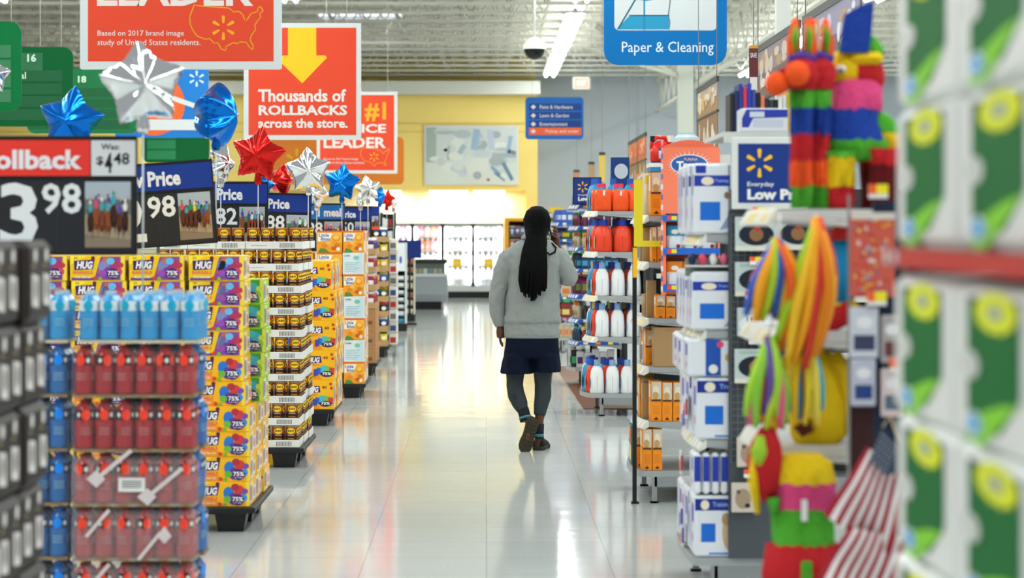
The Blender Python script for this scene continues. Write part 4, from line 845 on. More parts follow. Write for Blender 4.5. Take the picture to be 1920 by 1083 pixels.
# grey chest freezer
Yf = 48.5; t = thing('chest_freezer', 'long grey chest freezer with glass front before the dairy cases', 'freezer', (ax(800, Yf), Yf, 0))
xa, xb = ax(744, Yf) - ax(800, Yf), ax(838, Yf) - ax(800, Yf)
b = MB(); b.box((xa, .1, 0), (xb - .12, 1.4, .16), M('121518', .5)); b.build('base', t)
b = MB(); b.prism([(0.06, .16), (0, .3), (0, .66), (.08, .7), (1.5, .7), (1.5, .16)], 'x', xa, xb, M('9BA1A6', .35, .3)); b.box((xa, -.02, .66), (xb, .02, .72), M('C9CDD0', .4)); b.build('body', t)
b = MB(); b.box((xa, .1, .7), (xb - .05, 1.4, .92), M('5F6B66', .2)); f = Fr(b, (xa, .1, .7), (1, 0, 0), (0, 0, 1))
for k in range(9): f.rect(.03 + k * .1, .02, .11 + k * .1, .12, M(['8FA08C', 'C9CDB5', '6F8F9A', 'B5A08A'][k % 4], .4), 1)
b.box((xa, .08, .92), (xb, 1.5, 1.0), M('24282B', .4)); b.build('glass_case', t)
# wooden shelf unit with chip bags
Yw = 57.0; xa, xb = ax(946, Yw), ax(1003, Yw); t = thing('snack_shelf_unit', 'yellow wood shelf unit with blue bags on the back wall', 'shelf unit', ((xa + xb) / 2, Yw, 0)); w = (xb - xa) / 2; zt_ = az(408, Yw); WD = M('D99A2E', .5)
b = MB(); b.box((-w, 0, 0), (-w + .1, .7, zt_), WD); b.box((w - .1, 0, 0), (w, .7, zt_), WD); b.box((-w + .1, 0, zt_ - .08), (w - .1, .7, zt_), WD); b.box((-w + .1, .66, 0), (w - .1, .7, zt_ - .08), M('4A3A2A', .6)); b.build('frame', t)
cb = [bag_mesh(.13, .24, a, c, name='chip_bag') for a, c in (('2F5FA8', 'D8DDE6'), ('3A6FB8', 'D86A5A'), ('9AA8C4', '3A5A9A'), ('C96A5A', 'E6DCC9'))]
for q in range(5):
    z = .2 + q * .31; b = MB(); b.box((-w + .1, .05, z - .03), (w - .1, .64, z), M('6A4A2A', .6)); b.build('shelf', t)
    for i in range(4): o = put('chip_bag', cb[(q + i) % 4], (t.location.x - w + .18 + i * .125, Yw + .2, z + .001)); tag(o, 'chip bag in wood unit, %s shelf from floor, %s from left' % (NTH[q], NTH[i]), 'chip bag', 'chip bags in the wooden unit')
# ------------------------------------------------------------ right side: aisle end shelving
DG = M('34383C', .5); SH = M('A3A7A8', .4, .2); SHW = M('D2D4D0', .45)
def price_tags(b, x, y0, y1, z, n, seed=0):
    f = Fr(b, (x, y1, z), (0, -1, 0), (0, 0, 1)); rd = random.Random(seed); L = y1 - y0
    for k in range(n): u = L * (k + .2) / n + rd.uniform(0, .02); f.rect(u, .006, u + .05, .034, M(rd.choice(['F2EFE6', 'F2EFE6', 'F6D86A']), .5), 1)
BULGE = [.085]
def bulge(t): return BULGE[0] * math.sin(math.pi * min(1, max(0, t))) ** .8
def endcap(Y, w, levels, label, ztop, dep=.46, X0=.98, base_x=.925, shm=None, rail='D9D8CE', first=0):
    shm = shm or SH; t = thing('end_shelving', label, 'shelving', (base_x, Y, 0), 0, 'shelving units at the aisle ends on the right'); ox = X0 - base_x; D = ox + dep
    b = MB(); b.prism([(-bulge(k / 10), w * k / 10) for k in range(11)][::-1] + [(D, 0), (D, w)], 'z', .16, .196, shm); b.box((.09, .0, .1), (D, .02, .16), GREY); b.box((.09, w - .02, .1), (D, w, .16), GREY); b.build('base_deck', t)
    for yy in (0, w - .04): b = MB(); b.box((.075, yy, 0), (.105, yy + .04, .16), GREY); b.box((.065, yy, 0), (.115, yy + .04, .012), BLACK); b.build('leg', t)
    b = MB(); b.box((D, 0, 0), (D + .03, w, ztop), DG)
    for yy in (0, w - .03): b.box((D - .03, yy, 0), (D, yy + .03, ztop), M('24272A', .5))
    b.build('back_panel', t)
    for i, z in enumerate(levels):
        b = MB(); edge = [(-bulge(k / 10), w * k / 10) for k in range(11)]; b.prism(edge[::-1] + [(dep - .03, 0), (dep - .03, w)], 'z', -.032, 0, shm)
        for yy in (0, w - .012): b.prism([(0.01, -.034), (dep - .03, -.034), (dep - .03, -.085), (dep - .14, -.06)], 'y', yy, yy + .012, shm)
        s = b.build('shelf', t, (ox, 0, z)); b = MB(); b.loft([[(x + a, y, c) for a, c in ((-.03, -.05), (-.034, -.044), (-.004, .004), (0, 0), (0, -.034))] for x, y in edge], M(rail, .5), smooth=False)
        rd_ = random.Random(int(Y * 10) + i)
        for (xa_, ya_), (xb_, yb_) in zip(edge, edge[1:]):
            A_, B_ = Vector((xa_ - .0345, ya_, -.043)), Vector((xb_ - .0345, yb_, -.043)); U_ = (A_ - B_).normalized(); V_ = Vector((.03, 0, .046)).normalized(); f = Fr(b, B_, U_, V_); f.rect(.012, .006, .062, .044, M(rd_.choice(['F2EFE6', 'F2EFE6', 'F6D86A']), .5), 1.5)
        b.build('price_rail', s)
    return t
def bottle_mesh(body, cap, w, d, h, name, seam='8E9AA0', neck=.42, lab=None, shoulder=.66):
    b = MB(); bm = M(body, .28); rings = []; n = 18
    for q, z in ((.9, 0), (1, .02), (1, .3), (.96, .45), (.86, shoulder), (.66, .76), (neck, .82)):
        rings.append([(w / 2 * q * math.cos(a), d / 2 * min(1, q * 1.08) * math.sin(a), h * z) for a in [2 * math.pi * k / n for k in range(n)]])
    b.loft(rings, bm); b.lathe([(w / 2 * neck * .98, h * .81), (w / 2 * neck * 1.05, h * .82), (w / 2 * neck, h), (0, h)], m=M(cap, .35), seg=14)
    f = Fr(b, (0, -d / 2 - .001, 0), (1, 0, 0), (0, 0, 1)); f.rect(-.0012, h * .08, .0012, h * .5, M(seam, .4), 1)
    g = Fr(b, (-w / 2 - .001, 0, 0), (0, -1, 0), (0, 0, 1))
    if lab: g.ell(0, h * .3, d * .36, h * .2, M(lab, .4), 1); g.ell(0, h * .3, d * .22, h * .1, M('E8C23A', .4), 2)
    return b.mesh(name)
BW = bottle_mesh('EAECEC', '7FA3C9', .128, .1, .295, 'detergent_bottle', lab='3A7FC9'); BO = bottle_mesh('E4482A', '2747B5', .128, .1, .295, 'detergent_bottle', 'B8341C', lab='E8E4E0')
BB = bottle_mesh('2C8FC4', '2F5FC0', .128, .1, .295, 'detergent_bottle', '1F6FA0', lab='E8E4E0'); BY = bottle_mesh('2C8FC4', 'E8D02A', .128, .1, .295, 'detergent_bottle', '1F6FA0', lab='E8E4E0')
BOL = bottle_mesh('E8462A', '2338A0', .16, .12, .285, 'detergent_bottle', '8A2A1A', .48, 'E8E4E0', .7); BR = bottle_mesh('B8282C', '6A7FA8', .128, .1, .3, 'detergent_bottle', '8A1A20', lab='E8C8C0')
def orange_pack():
    b = MB(); m = M('EE5524', .2, wrinkle=.5, scale=25)
    rings = []
    for q, z in ((.94, 0), (1, .02), (1.02, .1), (.98, .16), (.86, .19)):
        rings.append([(q * .074 * (abs(math.cos(a)) ** .5) * (1 if math.cos(a) > 0 else -1), q * .06 * (abs(math.sin(a)) ** .5) * (1 if math.sin(a) > 0 else -1), z) for a in [2 * math.pi * k / 20 for k in range(20)]])
    b.loft(rings, m); b.lathe([(.03, .185), (.026, .205), (.026, .21)], m=M('3A8FC4', .3), seg=14); b.lathe([(.025, .21), (.024, .245), (0, .245)], m=M('E0385A', .35), seg=14)
    Fr(b, (0, -.0605, 0), (1, 0, 0), (0, 0, 1)).rect(-.004, .14, .012, .18, WHITE, 1); return b.mesh('detergent_pack')
OP = orange_pack()
YE = 21.28; WE = .98
LV3 = [az(396, YE), az(472.5, YE), az(555, YE), az(632, YE)]
endcap(YE, WE, LV3, 'grey end shelving stocked with white and orange detergent bottles', 1.95)
CN = {'w': 'white', 'o': 'orange', 'b': 'blue', 'y': 'blue yellow-capped', 'r': 'red', 'L': 'large orange', 'p': 'film-wrapped orange'}
MESH = {'w': BW, 'o': BO, 'b': BB, 'y': BY, 'L': BOL, 'r': BR, 'p': OP}
SHN = ['top shelf', 'second shelf', 'third shelf', 'fourth shelf', 'base shelf', 'sixth shelf', 'seventh shelf']
def fill(Y, z, seq, x0, px_, py_, nx, lev, unit, group, cat='detergent bottle'):
    for j, ch in enumerate(seq):
        for i in range(nx):
            if j > 2 and i > 0: continue
            o = put('detergent_bottle' if ch != 'p' else 'detergent_pack', MESH[ch], (x0 + px_ * (i + .5) + random.uniform(-.004, .004) - bulge((.02 + py_ * (j + .5)) / .98), Y + .02 + py_ * (j + .5), z + .001), random.uniform(-.06, .06))
            tag(o, '%s bottle or pack, %s of %s, %s row back, %s from aisle' % (CN[ch], SHN[lev], unit, NTH[j], NTH[i]), cat, group)
GD = 'detergent bottles on the end shelving'
fill(YE, LV3[0], 'ppbbppb', .985, .152, .13, 3, 0, 'detergent unit', GD)
fill(YE, LV3[1], 'LLbbLLb', .975, .172, .132, 2, 1, 'detergent unit', GD)
fill(YE, LV3[2], 'wobywob', .985, .14, .132, 3, 2, 'detergent unit', GD)
fill(YE, LV3[3], 'woybwob', .98, .14, .132, 3, 3, 'detergent unit', GD)
fill(YE, .196, 'wobbwob', .935, .137, .132, 4, 4, 'detergent unit', GD)
o = put('detergent_bottle', BOL, (ax(1178, YE + .3), YE + .3, LV3[1] + .001)); tag(o, 'large orange bottle tucked against the back panel, second shelf', 'detergent bottle', GD)
# long shelving runs behind the two middle end units
for Yg_, lab in ((YE + .04, 'detergent'), (14.63, 'orange-box')):
    t = thing('aisle_shelving', 'long grey double-sided shelving run behind the %s end unit' % lab, 'shelving', (1.5, Yg_, 0), 0, 'long shelving runs'); Lg = 6.0
    b = MB(); b.box((0, 0, 0), (Lg, .9, .15), GREY); b.build('base_deck', t)
    b = MB(); b.box((0, .43, .15), (Lg, .47, 1.9), DG); b.build('back_panel', t)
    for z in (.55, .9, 1.25, 1.6):
        for y0 in (.02, .47): b = MB(); b.box((0, y0, z - .03), (Lg, y0 + .41, z), SH); b.box((0, y0 - .012 if y0 < .1 else y0 + .41, z - .04), (Lg, y0 if y0 < .1 else y0 + .422, z + .003), M('D9D8CE', .5)); b.build('shelf', t)
# orange baking soda end
BULGE[0] = .045; YA = 14.59; LVA = [az(404, YA), az(491.5, YA), az(597, YA), az(688, YA), az(790, YA)]
endcap(YA, 1.0, LVA, 'grey end shelving stocked with orange boxes and cardboard', 1.95)
def soda_box(w, d, h, style):
    b = MB(); base = {'o': 'EE8C1C', 'k': 'A9885C', 'b': '3C7FB5', 'm': '6A3A2A', 'y': 'D9B23A', 'g': '3A7A6A', 'w': 'DDD6C8'}[style]; b.box((0, 0, 0), (w, d, h), M(base, .45 if style != 'k' else .75), .002)
    f = Fr(b, (0, 0, 0), (1, 0, 0), (0, 0, 1))
    if style == 'o':
        f.rect(.001, h * .5, w - .001, h * .98, M('CFC2AE', .45), 1); f.ell(w * .5, h * .78, w * .3, h * .11, M('E6DCC6', .45), 2, 12); f.ell(w * .45, h * .64, w * .28, h * .1, M('C49A5A', .45), 2.5, 12); f.rect(.003, h * .5, w - .003, h * .55, M('5A3A20', .45), 3); f.rect(.0, h * .5, w * .1, h * .98, M('F0901E', .45), 3)
        for k in range(5): f.rect(w * .2, h * (.36 - k * .045), w * .8, h * (.372 - k * .045), M('C96A10', .45), 1)
        f.ell(w * .5, h * .06, w * .22, h * .025, M('7A3A10', .45), 1, 10); f.rect(w * .45, h * .04, w * .55, h * .11, M('7A3A10', .45), 1)
    elif style == 'k': f.rect(w * .75, .01, w * .76, h - .01, M('8A6A42', .7), 1); f.rect(w * .35, h * .92, w * .75, h * .925, M('7A5C38', .7), 1)
    else: f.rect(w * .15, h * .3, w * .85, h * .7, M('E8DCC4', .45), 1); f.rect(w * .2, h * .75, w * .8, h * .95, M('D8C23A', .45), 1)
    g = Fr(b, (0, d, 0), (0, -1, 0), (0, 0, 1)); g.rect(d * .08, h * .1, d * .92, h * .5, M({'o': 'F2A63A', 'k': '9A7A4C', 'b': 'E6ECEE', 'm': 'C9402C', 'y': 'C94A2C', 'g': 'E6D26A', 'w': '3A6FB5'}[style], .5), 1)
    g.rect(d * .15, h * .58, d * .85, h * .92, M({'o': 'E9DFCB', 'k': 'B59868', 'b': 'E8C23A', 'm': 'E6C34A', 'y': '3A5A9A', 'g': 'D9402C', 'w': 'C9402C'}[style], .5), 1)
    return b.mesh('product_box')
SBM = {}
def sbox(x0, x1, yt, z, style, j, lab, Y=YA, dy=.0, d=.19, gap=0):
    X0, X1 = ax(x0, Y + dy), ax(x1, Y + dy); h = az(yt, Y + dy) - z - .002; k = (round(X1 - X0 - .002, 3), d, round(h, 3), style)
    if k not in SBM: SBM[k] = soda_box(k[0], d, k[2], style)
    o = put('product_box', SBM[k], (X0, Y + dy, z + .001)); tag(o, lab, 'box', 'boxes on the baking soda shelving'); return o
SN = {'o': 'orange', 'k': 'brown cardboard', 'b': 'blue', 'm': 'dark red', 'y': 'yellow', 'g': 'green', 'w': 'white'}
def row(items, z, lev, yfar):
    for q, (x0, x1, yt, st) in enumerate(items): sbox(x0, x1, yt, z, st, 0, '%s box facing us, %s of orange-box unit, %s from left' % (SN[st], lev, NTH[q]), dy=.01)
    for j, st in enumerate(yfar):
        X = items[0][0]; h = .24; me = soda_box(.09, .14, az(items[0][2] + random.randint(-2, 8), YA) - z - .002, st); o = put('product_box', me, (max(ax(X, YA), .94 if z < .2 else .99) - bulge(.28 + j * .155), YA + .21 + j * .155, z + .001)); tag(o, '%s box on aisle edge, %s of orange-box unit, %s row back' % (SN[st], lev, NTH[j + 1]), 'box', 'boxes on the baking soda shelving')
row([(1204, 1223, 803, 'o'), (1223.5, 1242, 803, 'o')], .196, 'base shelf', 'ogbmb')
row([(1220, 1241, 714, 'o'), (1241.5, 1261, 716, 'o'), (1262, 1281, 716, 'o'), (1282, 1300, 740, 'o')], LVA[4], 'fifth shelf', 'kobyk')
row([(1226, 1288, 613, 'k')], LVA[3], 'fourth shelf', 'owkomy')
row([(1230, 1248, 553, 'o'), (1249, 1267, 555, 'o'), (1268, 1284, 573, 'o')], LVA[2], 'third shelf', 'okkm')
row([(1222, 1232, 425, 'o'), (1232.5, 1242, 424, 'o'), (1243, 1262, 424, 'k')], LVA[1], 'second shelf', 'kkw')
row([(1220, 1242, 323, 'o'), (1243, 1262, 330, 'o')], LVA[0], 'top shelf', 'wwo')
sbox(1213, 1231, 525, LVA[2], 'k', 9, 'tall brown cardboard box left of the short orange ones, third shelf', dy=.2, d=.1)
Yz = 14.56; b = MB(); b.box((ax(1186, Yz), 0, 0), (ax(1194, Yz), .02, az(462, Yz)), BLACK); f = Fr(b, (ax(1186, Yz), 0, 0), (1, 0, 0), (0, 0, 1)); f.rect(.002, az(520, Yz), .028, az(464, Yz), YEL, 1)
b.box((ax(1189, Yz), -.008, az(462, Yz)), (ax(1205, Yz), .012, az(337, Yz)), M('E3D82A', .5)); b.box((ax(1205, Yz), -.008, az(462, Yz)), (ax(1238, Yz), -.002, az(451, Yz)), M('E3D82A', .5)); b.box((ax(1184, Yz), -.01, 0), (ax(1198, Yz), .06, .01), BLACK)
o = b.build('shelf_edge_sign', None, (0, Yz, 0)); tag(o, 'black post with yellow sale strip at near corner of orange-box unit', 'shelf sign')
# jug, lid box on top
t = thing('detergent_jug', 'big red handled detergent jug on top of the orange boxes', 'detergent jug', (ax(1240, 15.2), 15.2, az(305, 15.2))); jr = M('D9281E', .25)
b = MB(); w = 42 / F * 15.2; h = az(255, 15.2) - az(305, 15.2)
b.loft([[(w / 2 * q * math.cos(a), .06 * q * math.sin(a), h * z) for a in [2 * math.pi * k / 20 for k in range(20)]] for q, z in ((.9, 0), (1, .08), (1, .45), (.8, .66), (.4, .82))], jr); f = Fr(b, (0, -.062, 0), (1, 0, 0), (0, 0, 1)); f.ell(.012, h * .42, .035, h * .2, M('3A4FA8', .4), 1); f.rect(-.02, h * .3, .045, h * .44, WHITE, 2); f.rect(-.02, h * .15, 0, h * .3, M('D8D0CC', .4), 2); b.build('body', t)
b = MB(); b.tube([(-.06, 0, h * .5), (-.062, 0, h * .75), (-.03, 0, h * .95), (.02, 0, h * .93), (.055, 0, h * .7)], .013, jr, 8); b.build('handle', t)
b = MB(); b.lathe([(.016, h * .78), (.016, h * 1.0), (0, h * 1.0)], c=(-.055, 0, 0), m=BLACK, seg=12); b.build('cap', t)
b = MB(); b.lathe([(.02, h * .78), (.02, h * 1.02), (0, h * 1.02)], c=(.055, 0, 0), m=WHITE, seg=12); b.build('spout_cap', t)
b = MB(); b.box((0, 0, 0), (.12, .3, az(305, 15.2) - az(323, 15.2) - .003), M('2E86B8', .4), .003); b.box((-.003, -.003, .03), (.123, .303, .055), WHITE); o = b.build('tub', None, (ax(1219, 15.0), 15.0, az(322, 15.0))); tag(o, 'white and blue tub under the red jug', 'tub')
b = MB(); b.lathe([(.07, 0), (.085, .06), (.08, .1), (.05, .12), (.05, .13), (0, .13)], m=M('BCD2DC', .3), seg=20); o = b.build('tub', None, (ax(1287, 15.1), 15.1, az(288, 15.1))); tag(o, 'pale blue round tub behind the coral display', 'tub')
b = MB(); b.box((0, 0, 0), (.34, .4, az(288, 15.1) - LVA[0] - .27), SHW); o = b.build('riser', None, (ax(1265, 15.0), 14.95, LVA[0] + .26)); tag(o, 'pale riser carrying the round tub', 'riser')
# coral cardboard display
Yt = 14.2; X0, X1, Z0, Z1 = ax(1243, Yt), ax(1350, Yt), az(553, Yt), az(265, Yt); w, h = X1 - X0, Z1 - Z0
t = thing('cardboard_display', 'coral cardboard side display with blue ledges and treat pouches', 'display', (X0, Yt, Z0)); CO = M('F27E5E', .55)
b = MB(); arc = [(w * k / 12, h - .03 + .045 * math.sin(math.pi * k / 12) * 1.0) for k in range(13)]
b.prism([(0, 0), (w, 0)] + arc[::-1], 'y', .14, .16, CO)
b.box((0, 0, 0), (.018, .14, h - .04), CO); b.box((w - .012, 0, 0), (w, .14, h - .04), CO)
for k in range(14): b.box((-.002, .0, .02 + k * h / 15), (0, .14, .02 + k * h / 15 + .03), M('5A4FA8' if k % 2 else 'E8E4EC', .5))
b.box((.018, .0, h * .53), (w - .012, .02, h - .035), CO); b.build('case', t)
b = MB(); f = Fr(b, (0, -.001, 0), (1, 0, 0), (0, 0, 1)); cx_, cz = w * .46, h * .85
for k in range(28):
    a = 2 * math.pi * k / 28; f.poly([(cx_ + .1 * math.cos(a - .04), cz + .055 * math.sin(a - .04)), (cx_ + .14 * math.cos(a), cz + .085 * math.sin(a)), (cx_ + .1 * math.cos(a + .04), cz + .055 * math.sin(a + .04))], M('F6D8C4', .5), 1)
f.ell(cx_, cz, .112, .06, M('E8E4EC', .5), 2, 24); f.ell(cx_, cz, .105, .054, M('2B5FA8', .5), 3, 24); f.text('PURINA', cx_ - .03, cz + .022, cx_ + .05, cz + .038, M('E8B0A8', .5), 4); f.text('Trey', cx_ - .075, cz - .04, cx_ + .05, cz + .02, M('F0ECE0', .5), 4, .05); b.build('header_print', t)
b = MB()
for q in (.06, w - .08): b.box((q, .155, LVA[1] - Z0 - .028), (q + .02, .41, LVA[1] - Z0 - .012), GREY)
b.build('bracket', t)
for q, (yl, col) in enumerate(((415, 'C8413A'), (477, '2E93C0'), (545, 'EE8A22'))):
    z = az(yl, Yt) - Z0; b = MB(); b.box((.0, -.012, z), (w, 0, z + .038), M('1F62C0', .5)); b.box((.018, 0, z), (w - .012, .13, z + .008), M('1F62C0', .5)); f = Fr(b, (0, -.012, 0), (1, 0, 0), (0, 0, 1)); f.rect(.025, z + .008, .05, z + .032, M('E8432C', .5), 1); f.rect(.05, z + .008, .08, z + .032, M('E3D62A', .5), 1); b.build('ledge', t)
    for i in range(3):
        pb = MB(); pb.loft([[(.05 * q2 * math.cos(a) , .02 * q3 * math.sin(a), zz) for a in [2 * math.pi * k / 12 for k in range(12)]] for q2, q3, zz in ((.98, .3, 0), (1, 1, .03), (1, 1, .1), (1, .2, .155), (.98, .05, .165))], [M(col, .4), M('D9DEE2', .4), M(col, .4), M(col, .4)])
        f = Fr(pb, (0, -.021, 0), (1, 0, 0), (0, 0, 1)); f.poly([(-.03, .08), (-.01, .1), (.01, .085), (.03, .1), (.035, .02), (-.035, .02)], M('E6E9EC', .4), 1); f.ell(.0, .125, .022, .014, M('F0E4D0', .4), 1); f.ell(.02, .04, .012, .012, M('9A3A2A', .4), 2)
        o = pb.build('treat_pouch', None, (X0 + .072 + i * .1, Yt + .05, Z0 + z + .009)); tag(o, '%s treat pouch in coral display, %s ledge, %s from left' % (['red', 'blue', 'orange'][q], NTH[q], NTH[i]), 'pouch', 'treat pouches in the coral display')
# gondola header banners
def banner(Ya, Yb, z0, z1, label, cols, X=2.0, seed=0, low=None):
    t = thing('aisle_banner', label, 'banner', (X, (Ya + Yb) / 2, z0), 0, 'brown picture banners over the right shelves'); L = (Yb - Ya) / 2; h = z1 - z0
    b = MB(); b.box((-.01, -L, h - .04), (.012, L, h + .01), M('3A3A3C', .5)); b.box((-.01, -L, -.02), (.012, L, 0), M('3A3A3C', .5)); b.box((-.008, L - .03, 0), (.012, L, h), M('3A3A3C', .5)); b.build('frame', t)
    b = MB(); b.box((-.004, -L, 0), (.004, L, h - .04), M(cols[0], .5)); f = Fr(b, (-.004, L, 0), (0, -1, 0), (0, 0, 1)); rd = random.Random(seed)
    f.rect(.02, h * .45, 2 * L - .02, h * .9, M(cols[1], .5), 1)
    for k in range(26): f.ell(rd.uniform(.15, 2 * L - .15), rd.uniform(h * .25, h * .75), rd.uniform(.06, .16), rd.uniform(.02, .06), M(rd.choice(cols[2:]), .5), 2 + k * .1, 10)
    b.build('print', t)
    if low:
        g0 = low[0] - z0; g1 = low[1] - z0; b = MB(); b.box((-.004, -L, g0), (.004, L, g1), M(low[2][0], .5)); b.box((-.008, L - .03, g0), (.012, L, g1), M('3A3A3C', .5)); b.box((-.008, -L, g0), (.012, L, g0 + .02), M('3A3A3C', .5)); f = Fr(b, (-.004, L, g0), (0, -1, 0), (0, 0, 1))
        for k in range(16): f.ell(rd.uniform(.2, 2 * L - .2), rd.uniform(.1, g1 - g0 - .1), rd.uniform(.03, .08), rd.uniform(.05, .09), M(rd.choice(low[2][1:]), .5), 1 + k * .1, 10)
        b.build('lower_print', t)
    b = MB()
    for s in (-1, 1): b.tube([(0, s * (L - .1), h), (0, s * (L - .1), DECK - z0)], .004, GREY, 5)
    b.build('hanger_wire', t); return t
banner(12.9, 15.25, 2.6, 2.98, 'nearest brown and violet picture banner over the right shelves', ['5A4650', '8A86A0', 'E0DCE0', 'C9C4D8', 'B08A5A'], seed=2)
banner(15.45, 17.9, 2.6, 2.98, 'second brown picture banner over the right shelves, beside a small tag', ['6A5250', '8A7A80', 'DDD3C9', 'C9B8A8', 'B08A5A'], seed=3)
banner(20.9, 22.9, 2.68, 2.96, 'mid distance banner pair, golden picture over white script', ['9A7A52', 'A9A0A0', 'DCCFB8', 'C9A86A'], seed=4, low=(2.3, 2.66, ['8A6A45', 'E6E0D6', 'DDD3C2']))
banner(30.3, 31.9, 2.52, 2.84, 'small orange banner over brown script, farthest along, right one', ['B5623A', 'C9805A', 'E0B090', 'D9622A'], seed=6, low=(2.1, 2.5, ['8A6A45', 'E6E0D6', '7A5A3A']))
banner(32.1, 34, 2.52, 2.84, 'small orange banner over brown script, farthest along, left one', ['B5623A', 'C9805A', 'E0B090', 'D9622A'], seed=7, low=(2.1, 2.5, ['8A6A45', 'E6E0D6', '7A5A3A']))
for i, (x, yt_, yb, Y, col) in enumerate(((1129, 285, 340, 40, 'D9B85A'), (1109, 303, 338, 46, 'B0906A'), (1081, 318, 345, 52, 'C08A6A'))):
    b = MB(); s = 6 / F * Y; b.box((-s, 0, 0), (s, .02, az(yt_, Y) - az(yb, Y)), M(col, .5)); b.box((-s, -.005, az(yt_, Y) - az(yb, Y) - .05), (s, 0, az(yt_, Y) - az(yb, Y)), M('3A3A3C', .5)); b.tube([(0, .01, 0), (0, .01, -.6)], .01, GREY, 5)
    b.tube([(0, .01, .1), (0, .01, DECK - az(yb, Y))], .004, GREY, 5); o = b.build('aisle_banner', None, (ax(x, Y), Y, az(yb, Y))); tag(o, 'thin far banner above the crowded shelves, %s from right' % NTH[i], 'banner', 'far thin banners')
t = thing('shelf_tag', 'narrow maroon and white sign hanging left of the brown banner', 'sign', (ax(1413, 16.5), 16.5, az(178, 16.5)))
w, h = 17 / F * 16.5, az(85, 16.5) - az(178, 16.5); b = MB(); b.box((-w / 2, 0, 0), (w / 2, .01, h), M('6A3238', .5)); f = Fr(b, (-w / 2, 0, 0), (1, 0, 0), (0, 0, 1)); f.rect(0, 0, w, h * .1, M('D9A23A', .5), 1); f.rect(0, h * .94, w, h, M('D9A23A', .5), 1); f.rect(w * .08, h * .1, w * .92, h * .36, WHITE, 1); f.text('SAVE', w * .15, h * .75, w * .85, h * .85, WHITE, 1); b.build('card', t)
b = MB(); b.tube([(0, .005, h), (0, .005, DECK - t.location.z)], .003, GREY, 5); b.build('hanger_wire', t)
# ------------------------------------------------------------ far mixed shelving beyond the person
BULGE[0] = .085
def mixed(Y, w, levels, ztop, label, seed, unit):
    t = endcap(Y, w, levels, label, ztop, rail='2458B0'); rd = random.Random(seed)
    for s in t.children:
        if s.name.startswith('shelf'):
            b = MB(); f = Fr(b, (-.0355, w, -.038), (0, -1, 0), (0, 0, 1))
            b.box((0, -.006, -.034), (.4, -.001, .0), M('2458B0', .5)); g = Fr(b, (0, -.0065, -.034), (1, 0, 0), (0, 0, 1))
            for k in range(3): g.rect(.03 + k * .13, .004, .08 + k * .13, .03, M(rd.choice(['F2E24A', 'E9E6DC', 'F08A3A']), .5), 1)
            b.build('price_strip', s)
    cols = [('C9CAC4', '3F7A4A'), ('3A62B5', 'D0D8E8'), ('2F2350', '8A7AB0'), ('B9BDBD', '4A2A60'), ('1F4A3A', 'B59A2A'), ('1F3A5A', '3F9AC0'), ('7A2C24', 'C9B86A'), ('B5A98A', 'C96A3A'), ('6A2A4A', '6A8A3A'), ('20262A', '3A9A6A')]
    zz = [.196] + levels[::-1]
    for q, z in enumerate(zz):
        top = (zz[q + 1] if q + 1 < len(zz) else z + .25) - z - .07; kind = rd.randint(0, 2); c = cols[rd.randrange(len(cols))]
        n = 5 if kind else 3; hh = min(top, .26 if kind == 1 else .2)
        for j in range(int((w - .06) / (.1 if kind else .14))):
            py_ = .1 if kind else .14
            if rd.random() < .35: c = cols[rd.randrange(len(cols))]
            for i in range(n):
                if j > 0 and i > 0: continue
                W_ = .4 / n; b = MB()
                if kind == 1: 
                    me = bottle_mesh(c[0], c[1], min(.07, W_), .06, hh * rd.uniform(.85, 1), 'small_bottle', lab=c[1])
                else:
                    b.box((-W_ / 2 + .003, -py_ / 2 + .003, 0), (W_ / 2 - .003, py_ / 2 - .003, hh * rd.uniform(.7, 1)), M(c[0], .45), .003)
                    f = Fr(b, (-W_ / 2 + .003, -py_ / 2 + .003, 0), (1, 0, 0), (0, 0, 1)); f.rect(W_ * .1, hh * .2, W_ * .8, hh * .55, M(c[1], .45), 1); me = b.mesh('small_box')
                o = put('small_bottle' if kind == 1 else 'small_box', me, (.99 + W_ * (i + .5) - (.05 if z < .2 else 0) - (bulge((.03 + py_ * (j + .5)) / w) if j else 0), Y + .03 + py_ * (j + .5), z + .001))
                tag(o, 'small pack in %s, %s level up, %s back, %s from aisle' % (unit, NTH[q], NTH[j], NTH[i]), 'small pack', 'small packs on the far right shelves')
L4 = [az(384, 25.2), az(424, 25.2), az(463, 25.2), az(504, 25.2), az(552, 25.2), az(598, 25.2), az(640, 25.2)]
mixed(25.2, .95, L4, 1.92, 'shelving with blue price strips and small mixed packs, right of the person', 5, 'blue-strip unit')
mixed(32.0, .95, [1.72, 1.5, 1.25, 1.0, .74, .46], 1.8, 'far mixed shelving partly behind the person, second beyond detergents', 9, 'unit behind the elbow')
mixed(35.9, .95, [1.7, 1.4, 1.1, .8, .5], 1.75, 'farthest mixed shelving, mostly hidden behind the person', 12, 'farthest unit')
mixed(43.0, .95, [1.65, 1.3, .9, .5], 1.7, 'very far shelving seen beside the head', 15, 'unit beside the head')
